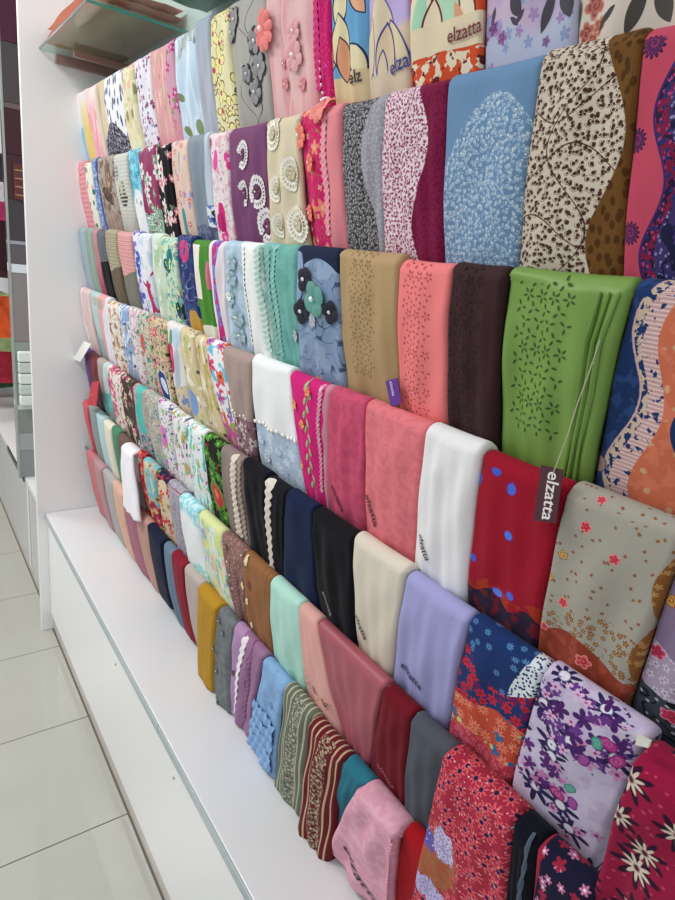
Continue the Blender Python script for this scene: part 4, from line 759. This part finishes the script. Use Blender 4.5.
scarf(4, 204, 221, 'black scarf with green leaves and red roses on the fifth rail', '1e1a16', [('fl', '3f7a2c', 4, .55, 7, .8, 3, '7ab04a'), ('e', 'c43a3c', .6, 14, 3, 2.6, .3, '5c8a3a', .3), ('e', 'e87868', .6, 13.6, 1.4, 1.2, 0), ('fl', '5a9a3c', 3, .4, 5, .4, 8), ('s', 'b03434', .69, .4, 5)])
s = scarf(4, 221, 242, 'taupe scarf with a twisted ivory lace edge on the fifth rail', '8d7c78', [('g', '86736e', 5, 20)], b1=254, wr=.004)
trim(s, .66, .3, 20, 1.7, 'e0d2c4', 14, a2=.62); trim(s, .88, 1, 19, 1.5, '9c8c80', 14, 'lace_trim', label='taupe lace trim')
s = scarf(4, 242, 266, 'black scarf between two ivory lace edges on the fifth rail', '14121a', [], b0=254, b1=274, wr=.004)
s = scarf(4, 266, 287, 'black scarf with a scalloped ivory lace edge down its middle on the fifth rail', '15131b', [], b0=274, b1=287, wr=.002)
trim(s, .26, .3, 21, 2.1, 'e0d6ca', 11, amp=.5)
s = scarf(4, 287, 314, 'plain dark navy scarf on the fifth rail', '172444', [('w', '0f1a36', 'R', .93, .02, 20, 0)], b0=287, b1=322, th=.009)
s = scarf(4, 314, 354, 'plain black scarf with faint white lettering low down on the fifth rail', '15151a', [], b0=322, b1=358, th=.01)
lettering(s, 'elzatta', 2.6, 15.6, 1.7, .85, '8a8a90')
s = scarf(4, 354, 406, 'plain cream scarf with dark lettering at the foot on the fifth rail', 'ddd4c4', [('g', 'd6cbba', 5, 20)], b0=358, b1=394, th=.011, rough=.7)
lettering(s, 'elzatta', 1.0, 15.2, 1.8, .95, '1d1a20')
s = scarf(4, 406, 470, 'plain lavender scarf with dark blue lettering on the fifth rail', 'a3a2d4', [('g', '9c9ccc', 5, 20)], b0=394, b1=450, th=.012, rough=.65)
lettering(s, 'elzatta', 2.2, 16.8, 1.9, .2, '22284e')
s = scarf(4, 470, 546, 'navy scarf crowded with red, coral and white flowers on the fifth rail', '1c3468', [('fl', '5b8cc0', 1.7, .36, 8, .6, 3, '2a4c88'), ('w', ['d8dfe4', ('d', '1c3468', .55, .3, 3)], 'R', .78, .06, 15, 2), ('w', ['1c3468', ('fl', 'c42438', 1.7, .52, 6, .9, 3, '8c1428'), ('fl', '6a2058', 2.4, .4, 5, .3, 8)], 'B', 6.2, 1.6, 13, 4.6), ('w', ['c04a34', ('fl', 'e08870', 2.2, .54, 9, .9, 5, 'd85a30'), ('fl', '2e6a9c', 2.6, .34, 3, .35, 2), ('s', 'c8d088', .68, .6, 6)], 'B', 11.8, 1.2, 15, 1), ('w', ['b83a50', ('fl', 'dc6a7c', 1.1, .5, 7, .9, 4, '9c2040')], 'B', 18, .6, 8, 1)], b0=450, b1=513, th=.012)
s = scarf(4, 546, 650, 'pale lilac scarf with dark star flowers, purple petals and pink discs on the fifth rail', 'c9bfd8', [('s', 'bdb0cf', .55, .4, 3, (1, 1), .1), ('fl', '2a2250', 4.2, .62, 8, .6, 3, 'e0dcec'), ('fl', 'c890bc', 2.4, .4, 5, .3, 12, '7a2a6a'),
   ('Z', [('fl', '4c2468', 2.5, .60, 5, .9, 3), ('fl', '6a3a88', 1.9, .5, 5, .5, 14), ('fl', 'd8b0d4', 1.9, .42, 5, .35, 4, 'a03a80')], 585, 720, 5.0, 5.5, .6), ('Z', [('fl', '5a2a70', 2.2, .60, 5, .9, 6), ('fl', 'c07ab0', 1.9, .42, 5, .4, 4)], 540, 760, 4.0, 3.2, .0),
   ('R', 'b03a88', 612, 742, 1.0, 2, 'c85aa0', '8a2a70'), ('R', 'b8408c', 620, 760, 1.0, 2, 'd070a8', '8a2a70'), ('R', '9a4a98', 590, 756, .9, 2, 'b060b0', '6a2a78'), ('R', 'b03a88', 562, 790, 1.0, 2, 'd070a8', '8a2a70'), ('R', '9a4a98', 577, 800, .9, 2, 'b060b0', '6a2a78'), ('R', '5aa494', 602, 740, .8, 2, '70b8a4', '3a8070'), ('R', '5aa494', 575, 785, .8, 2, '70b8a4', '3a8070')], b0=513, b1=600, th=.013)
# ------------------------------------------------------------------ SIXTH RAIL
def plain(k, x0, x1, label, col, **kw):
    return scarf(k, x0, x1, label, col, [], **kw)
plain(5, 83, 88.5, 'coral red folded scarf, farthest on the sixth rail', 'd2606a', wr=.002, proud=.006, b0=99)
plain(5, 88.5, 96, 'mid grey folded scarf beside the coral red one on the sixth rail', '8d9796', wr=.002)
plain(5, 96, 103, 'powder blue folded scarf on the sixth rail', 'b2cdd4', wr=.002)
plain(5, 103, 111, 'plain cream folded scarf beside a green one on the sixth rail', 'ded8c6', wr=.002)
plain(5, 111, 118, 'bottle green folded scarf on the sixth rail', '4c8264', wr=.002)
plain(5, 118, 127, 'plain cocoa brown folded scarf on the sixth rail', '6b5650', wr=.002)
s = scarf(5, 127, 137, 'bright white satin scarf flaring out over the bottom rail, sixth rail', 'f2eff6', [], rough=.4, L=.20, proud=.020, lean=.0, b0=124, b1=139, wr=.004)
scarf(5, 137, 143, 'narrow scarlet flowered scarf on the sixth rail', 'b82832', [('fl', 'e05a50', 3, .46, 5, .7, 3, 'f0c880'), ('s', '8c9a78', .6, .4, 5), ('s', '7c1620', .62, .4, 8)])
scarf(5, 143, 156, 'turquoise scarf with beige and crimson flowers on the sixth rail', '74b4c0', [('s', 'cfc2a8', .56, .3, 4), ('fl', 'bca27c', 4, .48, 5, .5, 4, '6c4a38'), ('w', ['9c2440', ('fl', 'cf3a5c', 3, .5, 5, .9, 2, 'd8c060'), ('fl', 'c8b878', 3, .36, 4, .5, 7)], 'B', 13, 1.6, 14, 1)])
scarf(5, 156, 168, 'cream scarf with red, gold and navy flowers on the sixth rail', 'd8c4a8', [('fl', 'c42c3c', 3.6, .5, 5, .6, 3, 'f0c060'), ('fl', 'd8a438', 3.4, .44, 6, .5, 6), ('w', ['1e2440', ('s', 'b83040', .55, .4, 2)], 'T', 2.2, .6, 8, 0), ('fl', '7a8c48', 3, .36, 4, .35, 9)])
scarf(5, 168, 181, 'heathery lilac grey scarf on the sixth rail', 'aaa4b2', [('s', '98929f', .52, .9, 3), ('wl', 'a83a4c', 'T', .3, .1, 9, 0, .2)])
scarf(5, 181, 199, 'white scarf washed with turquoise at top and foot on the sixth rail', 'ecf0f0', [('w', ['8ed2dc', ('s', 'c8e8ec', .5, .6, 3)], 'T', 4, .8, 12, 2, 1.5), ('w', ['a2dcd8', ('s', '6cc0c8', .55, .7, 5), ('s', 'e4f4f2', .6, .9, 7)], 'B', 17, 1.2, 12, 0, 1.)], rough=.5, L=.25, proud=.006, b1=214)
scarf(5, 199, 221, 'pastel watercolour scarf in lime, peach and blue on the sixth rail', 'dfe4d8', [('s', 'd4e08c', .54, .3, 3, (1, .7), .1), ('s', '8fb0d8', .60, .4, 5, (1, .5), .06), ('s', 'ecbaa0', .60, .35, 8, (1, .7), .08), ('s', '8ed4c4', .63, .35, 12, (1, 1), .06), ('w', 'd9e0a0', 'T', 1.2, .8, 5, 0, 1.8)], b0=214, b1=239)
s = scarf(5, 221, 243, 'dusty mauve brown scarf sewn with sequins and ruffles on the sixth rail', '99746e', [('s', '8c6660', .5, .6, 3), ('d', 'b48c84', 1.6, .2, 5)], b0=239, b1=250, wr=.005, bump=.8)
beads_row(s, .2, 3, 16, 5, 'fff2f0', .22, .3); blossoms(s, [(228, 546, .8), (233, 581, .8), (243, 556, .7), (233, 563, .7)], .8, 6, '8c5f5c', 'ffe9e4', .003); trim(s, .62, 7, 20, 1.6, '946c68', 14, 'ruffle')
s = scarf(5, 243, 271, 'caramel brown scarf with cream cut out petals on the sixth rail', '94643e', [('wl', '7a4e2e', 'R', .72, .02, 14, 0, .12), ('wl', '7a4e2e', 'R', .84, .02, 14, 1, .12), ('e', '7c4638', .3, 7, 1, 1.2, 0)], b0=250, b1=276, wr=.004)
petals(s, [(248, 561, .2), (246, 585, .1), (252, 600, -.3), (250, 628, -1.), (255, 624, -.3)], 'e3d3ae', 1.05)
s = scarf(5, 271, 299, 'mint green scarf with a stitched sprig near the foot on the sixth rail', 'b4e0d2', [('g', 'aedccd', 4, 20)], b0=276, b1=308, rough=.7)
def sprig(s, px, py, col, size, seed):
    """thin embroidered stems: a few fine curved lines as raised stitches"""
    u0, v0 = s.uv(px, py); rs = random.Random(seed); V = []; F = []
    for i in range(7):
        an = -2.6 + i * .36; ln = size * rs.uniform(.6, 1.); pr = None
        for j in range(7):
            t = j / 6; x = u0 + math.cos(an + t * .8) * ln * t; y = v0 + math.sin(an + t * .8) * ln * t; b = len(V)
            V.append((x - .05, y, .0012)); V.append((x + .05, y + .04, .0012))
            if j: F.append((b - 2, b - 1, b + 1, b))
    o = s.decal('stitched_sprig', V, F, pm('stitch_' + col, col, .6), False)
sprig(s, 290, 682, '6fb8a0', 3.0, 2); sprig(s, 296, 676, '7cc4ac', 2.2, 5)
s = scarf(5, 299, 316, 'pale blush pink scarf with a lace print at the foot on the sixth rail', 'dfa79f', [('box', ['dfa79f', ('l', '7c3c40', .05, .45, 3)], .1, .95, 15.5, 18)], b0=308, b1=343, rough=.7)
sprig(s, 330, 704, '7a3a3c', 1.8, 3); sprig(s, 318, 690, '7a3a3c', 1.6, 7)
s = scarf(5, 316, 384, 'dusty rose satin scarf with soft folds on the sixth rail', 'a3505c', [('g', 'a85664', 5, 20)], b0=343, b1=372, rough=.42, wr=.006, th=.012, bump=.12)
s = scarf(5, 384, 413, 'burgundy scarf with a faint printed mark on the sixth rail', '6e0e1e', [], b0=372, b1=408, rough=.7, th=.013)
lettering(s, 'elzatta', 1.6, 16.5, 1.4, .55, 'a05460')
s = plain(5, 413, 452, 'plain slate grey scarf on the sixth rail', '50555f', b0=408, b1=440, th=.012)
s = scarf(5, 452, 522, 'coral red scarf with navy star dots and lilac hydrangeas on the sixth rail', 'a82a42', [('fl', 'dc5a64', 1.75, .68, 8, 1., 3, '26204c', '7c1a34'), ('d', 'f0c4c0', 1.3, .07, 6),
   ('Z', [('s', 'a85a3c', .3, 1., 2), ('fl', '9c6a48', 1.1, .5, 5, .8, 5)], 446, 850, 3.2, 5.2, .2), ('Z', ['dummy'][:0] + [('s', '6a5aa0', .2, 1., 2), ('fl', '4452b0', .95, .6, 5, 1., 3, 'd0cce8')], 437, 826, 1.9, 1.5, .3), ('Z', [('s', 'a89cc8', .2, 1., 2), ('fl', 'cfc6e4', .95, .6, 5, 1., 3, '6a62a8')], 456, 838, 1.5, 2.4, -.3), ('Z', [('s', 'a89cc8', .2, 1., 2), ('fl', 'c6bce0', .95, .6, 5, 1., 7, '4a4aa0')], 442, 885, 2.8, 2.0, .3)], b0=418, b1=502, th=.014, proud=.022, L=.33, lean=.02)
s = plain(5, 522, 546, 'black navy scarf with a grey piped edge on the sixth rail', '11141f', b0=502, b1=527, th=.012, L=.32, lean=.02, proud=.018)
trim(s, .70, .2, 20, .5, '4c5a68', 8, 'piping', amp=.05)
s = scarf(5, 546, 600, 'dark navy scarf scattered with pink and red small blossoms on the sixth rail', '1d1b34', [('fl', 'c878a0', 1.6, .42, 6, .55, 3, 'e8d8e0'), ('fl', '9c2440', 1.8, .42, 5, .4, 6), ('w', 'a02440', 'L', .1, .03, 9, 0)], b0=527, b1=None, th=.012, L=.32, lean=.02, proud=.018)
s = scarf(5, 600, 700, 'dark plum flowered scarf hidden under the magenta daisy scarf, nearest on the sixth rail', '3a1838', [('fl', 'a83a68', 2., .42, 6, .55, 3, 'e8d8e0')], th=.012)
# the big magenta scarf thrown over the near end of the fifth rail
s = scarf(4, 652, 860, 'crimson magenta scarf with white daisies thrown over the near corner, bottom right', '96143e', [('d', 'b8405c', 1.5, .11, 5), ('fl', '32102c', 5.2, .5, 8, .75, 4), ('fl', 'd8c8b8', 5.2, .30, 9, .75, 4, '5c1c30')], b0=600, b1=760, L=.31, th=.014, proud=.03, wr=.009)
# ------------------------------------------------------------------ BOTTOM RAIL
plain(6, 86, 93, 'salmon pink folded scarf, farthest on the bottom rail', 'c8787c', wr=.002)
plain(6, 93, 101.5, 'grey mauve pink folded scarf on the bottom rail beside the salmon one', 'b28a90', wr=.002)
plain(6, 101.5, 112, 'light stone grey folded scarf on the bottom rail', 'aaa6a6', wr=.002)
plain(6, 112, 123, 'pale peach folded scarf on the bottom rail', 'd6ac98', wr=.002)
plain(6, 123, 136, 'dusky raspberry mauve folded scarf on the bottom rail', 'a4677c', wr=.002)
plain(6, 136, 148, 'rosy tan folded scarf beside the dark navy one on the bottom rail', 'bb8f82', wr=.002)
plain(6, 148, 163, 'dark midnight navy folded scarf on the bottom rail', '171f36', wr=.002, L=.235, proud=.006)
plain(6, 163, 172, 'steel blue grey folded scarf on the bottom rail', '687b90', wr=.002)
plain(6, 172, 184, 'wine red folded scarf on the bottom rail', '851a2c', wr=.002)
plain(6, 184, 200, 'greyish beige folded scarf next to the mustard one on the bottom rail', 'b7a9a3', wr=.002)
plain(6, 200, 219, 'mustard yellow folded scarf on the bottom rail', 'b38624', wr=.002, th=.012, proud=.008, b0=199, b1=214, lean=.06, L=.272)
s = scarf(6, 219, 234, 'slate grey scarf dotted with silver sequin rosettes on the bottom rail', '74797c', [('s', '6a6f72', .5, .7, 3)], b0=214, b1=231, lean=.06, L=.266)
blossoms(s, [(221, 620, .9), (226, 632, .9), (216, 647, .9), (219, 670, .9), (220, 699, 1.), (231, 618, .8)], .9, 6, '5c646c', 'e6eef6', .003)
s = scarf(6, 234, 262, 'lilac mauve scarf with a wavy white braid down the front on the bottom rail', '9a7094', [('w', 'b08cb4', 'L', .34, .05, 20, 0), ('wl', '7c4a70', 'R', .66, .04, 7, 0, .25)], b0=231, b1=252, wr=.005, lean=.07, L=.27)
trim(s, .42, .6, 24, 1.7, 'eee6ec', 9, 'white_braid', amp=.3, a2=.3); trim(s, .70, 3, 23, 1.2, '8c5c84', 12, 'ruffle')
blossoms(s, [(237, 672, .9), (234, 728, .7)], .9, 6, '7c3458', None, .004, 'plum sewn flower')
s = scarf(6, 262, 285, 'cornflower blue scarf gathered into ruffles at the foot on the bottom rail', '88aed8', [('s', '80a6d0', .52, .4, 3)], b0=252, b1=277, wr=.004, rough=.7, lean=.06, L=.268)
for q, (v, wd_) in enumerate(((11.5, 5.), (14.5, 5.5), (17.5, 5.5), (20.5, 5.), (23, 4.5))):
    V = []; F = []; n = 26; ks = 5
    for i in range(n + 1):
        t = i / n
        for j in range(ks): V.append(((.04 + .92 * t) * s.W, v + j * .75 + .35 * math.sin(t * 9 + q * 2), .002 + .006 * math.sin((j + .6) / ks * 3) + .0025 * math.sin(t * 31 + q * 3 + j * .5)))
    for i in range(n):
        for j in range(ks - 1): p_ = i * ks + j; F.append((p_, p_ + 1, p_ + ks + 1, p_ + ks))
    s.decal('ruffle', V, F, pm('ruffle_blue', '84aad6', .8))
sprig(s, 273, 708, '5c7cae', 2.4, 3)
STR = lambda a, b, c: [('st', b, 'u', 1.5, .34, .2), ('w', ['x'], 'R', 9, 0, 9, 0)][:1]
def striped(x0, x1, label, base, light, mid, b0, b1, **kw):
    return scarf(6, x0, x1, label, base, [('st', light, 'u', 1.35, .28, .2), ('box', [base, ('d', light, .85, .32, 3), ('d', mid, .9, .26, 7), ('l', '6c5a48', .06, .5, 4)], .40, .72, -1, 40)], b0=b0, b1=b1, **kw)
striped(285, 312, 'sage green crinkled scarf with cream stripes and mottled band on the bottom rail', '6c7664', 'c9bfa8', '8c9a90', 277, 302, wr=.006, bump=.8, lean=.05, L=.272)
striped(312, 346, 'oxblood crinkled scarf with cream stripes and mottled band on the bottom rail', '6e1c26', 'cdb492', '8c8c78', 302, 330, wr=.008, bump=.8, proud=.008, th=.014, lean=.04, L=.274)
plain(6, 346, 368, 'deep teal scarf between the oxblood striped and the pink one on the bottom rail', '2a7386', b0=332, b1=352, wr=.005, L=.235)
s = scarf(6, 368, 406, 'soft rose pink scarf spreading onto the ledge with dark lettering on the bottom rail', 'dc9fb4', [('s', 'e4acbe', .52, .6, 4)], b0=336, b1=392, wr=.007, th=.014, proud=.024)
lettering(s, 'elzatta', 1.6, 18.5, 2.8, .55, '1d1c2c')
trim(s, .97, 2, 24, .6, 'dc9cb0', 30, 'frayed_edge', amp=.6, h=.002)
plain(6, 406, 442, 'bright scarlet scarf at the near end of the bottom rail', 'a8101c', b0=392, b1=425, wr=.003)
plain(6, 442, 640, 'dark grey scarf half hidden at the nearest end of the bottom rail', '2c2c34', b0=425, b1=600)
# ------------------------------------------------------------------ tags and labels
def tagcard(name, pts, X, m, label, cat, th=.0012):
    """hanging card: four photograph corners carried onto the plane X"""
    V = []
    for px, py in pts:
        r = R.T @ np.array([px - 337.5, py - 450, F_PX]); p = r * (X / r[0]); V.append(np.array([p[0], p[1], p[2] + CH]))
    V = V + [p + np.array([th, 0, 0]) for p in V]; o = np.mean(V, 0)
    ob = link(name, mesh(name, [p - o for p in V], [(0, 1, 2, 3), (7, 6, 5, 4), (0, 4, 5, 1), (1, 5, 6, 2), (2, 6, 7, 3), (3, 7, 4, 0)], m)); ob.location = o
    tag(ob, label, cat); return ob, np.array(V[:4]) - o
def card_text(ob, Q, text, col, size, a0, b0, along=1, name='printed_lettering'):
    """text on a card; Q corners tl,tr,br,bl in card axes; runs down the card when along=2"""
    if text not in _glyph: lettering.__call__ and None
    cu = bpy.data.curves.new('lettering', 'FONT'); cu.body = text; cu.size = 1; cu.offset = .012; cu.resolution_u = 3
    tmp = bpy.data.objects.new('tmp', cu); me = bpy.data.meshes.new_from_object(tmp)
    vs = [tuple(p.co[:2]) for p in me.vertices]; fs = [tuple(p.vertices) for p in me.polygons]
    bpy.data.objects.remove(tmp); bpy.data.curves.remove(cu); bpy.data.meshes.remove(me)
    wd = Q[1] - Q[0]; dn = Q[3] - Q[0]; wu = wd / np.linalg.norm(wd); du = dn / np.linalg.norm(dn)
    org = Q[0] + wd * a0 + dn * b0 + np.array([-.0006, 0, 0])
    V = [org + (wu * x - du * y) * size if along == 1 else org + (du * x + wu * y) * size for x, y in vs]
    o = link(name, mesh(name, V, fs, pm('print_' + col, col, .6)), ob); o['label'] = 'lettering reading %s' % text; return o
def cord(name, pts, X, r, m, parent=None, label=None, cat='cord'):
    P = []
    for px, py, x in pts:
        q = R.T @ np.array([px - 337.5, py - 450, F_PX]); q = q * (x / q[0]); P.append(np.array([q[0], q[1], q[2] + CH]))
    V = []; F = []; n = 5; o = np.array(parent.location) if parent is not None else P[0]
    for i, p in enumerate(P):
        for j in range(n): V.append(p - o + np.array([math.cos(j * 6.283 / n) * r, math.sin(j * 6.283 / n) * r, 0]))
    for i in range(len(P) - 1):
        for j in range(n): F.append((i * n + j, i * n + (j + 1) % n, (i + 1) * n + (j + 1) % n, (i + 1) * n + j))
    ob = link(name, mesh(name, V, F, m, True), parent)
    if parent is None: ob.location = o; tag(ob, label, cat)
    return ob
ob, Q = tagcard('hang_tag', [(541, 465), (563, 470), (556, 523), (533, 521)], .548, pm('tag_maroon', '471a28', .5), 'dark maroon hang tag with white lettering on the deep red scarf', 'tag')
card_text(ob, Q, 'elzatta', 'e4dcdc', .0205, .40, .06, 2)
cord('tag_string', [(553, 474, .5475), (566, 440, .545), (577, 405, .543), (590, 370, .546), (600, 340, .55)], 0, .0006, pm('string', 'b9b4a0', .8), ob)
ob, Q = tagcard('sewn_label', [(385.5, 381), (397, 378), (401, 403), (391, 407)], .578, pm('label_purple', '5c2a8c', .6), 'small purple label at the lower edge of the tan scarf', 'label')
card_text(ob, Q, 'elzatta', 'd8ccec', .0085, .35, .05, 2)
ob, Q = tagcard('hang_tag', [(92, 382), (99, 381), (96, 406), (87, 405)], .545, pm('tag_red', 'c01c34', .5), 'bright red hang tag at the far end of the fifth rail', 'tag')
card_text(ob, Q, 'e', 'f0d8dc', .02, .35, .6, 1)
ob, Q = tagcard('hang_tag', [(84, 341), (91, 344), (80, 362), (73, 359)], .545, pm('tag_white', 'efeeea', .5), 'small white hang tag near the end panel by the pale pink scarf', 'tag')
cord('tag_string', [(84, 346, .546), (92, 338, .555), (95, 350, .56)], 0, .0008, pm('string', 'b9b4a0', .8), ob)
ob, Q = tagcard('plastic_clip', [(637, 735), (650, 742), (648, 748), (635, 745)], .535, pm('clip_white', 'd8d6cc', .3), 'small white plastic clip above the crimson daisy scarf', 'clip', .004)
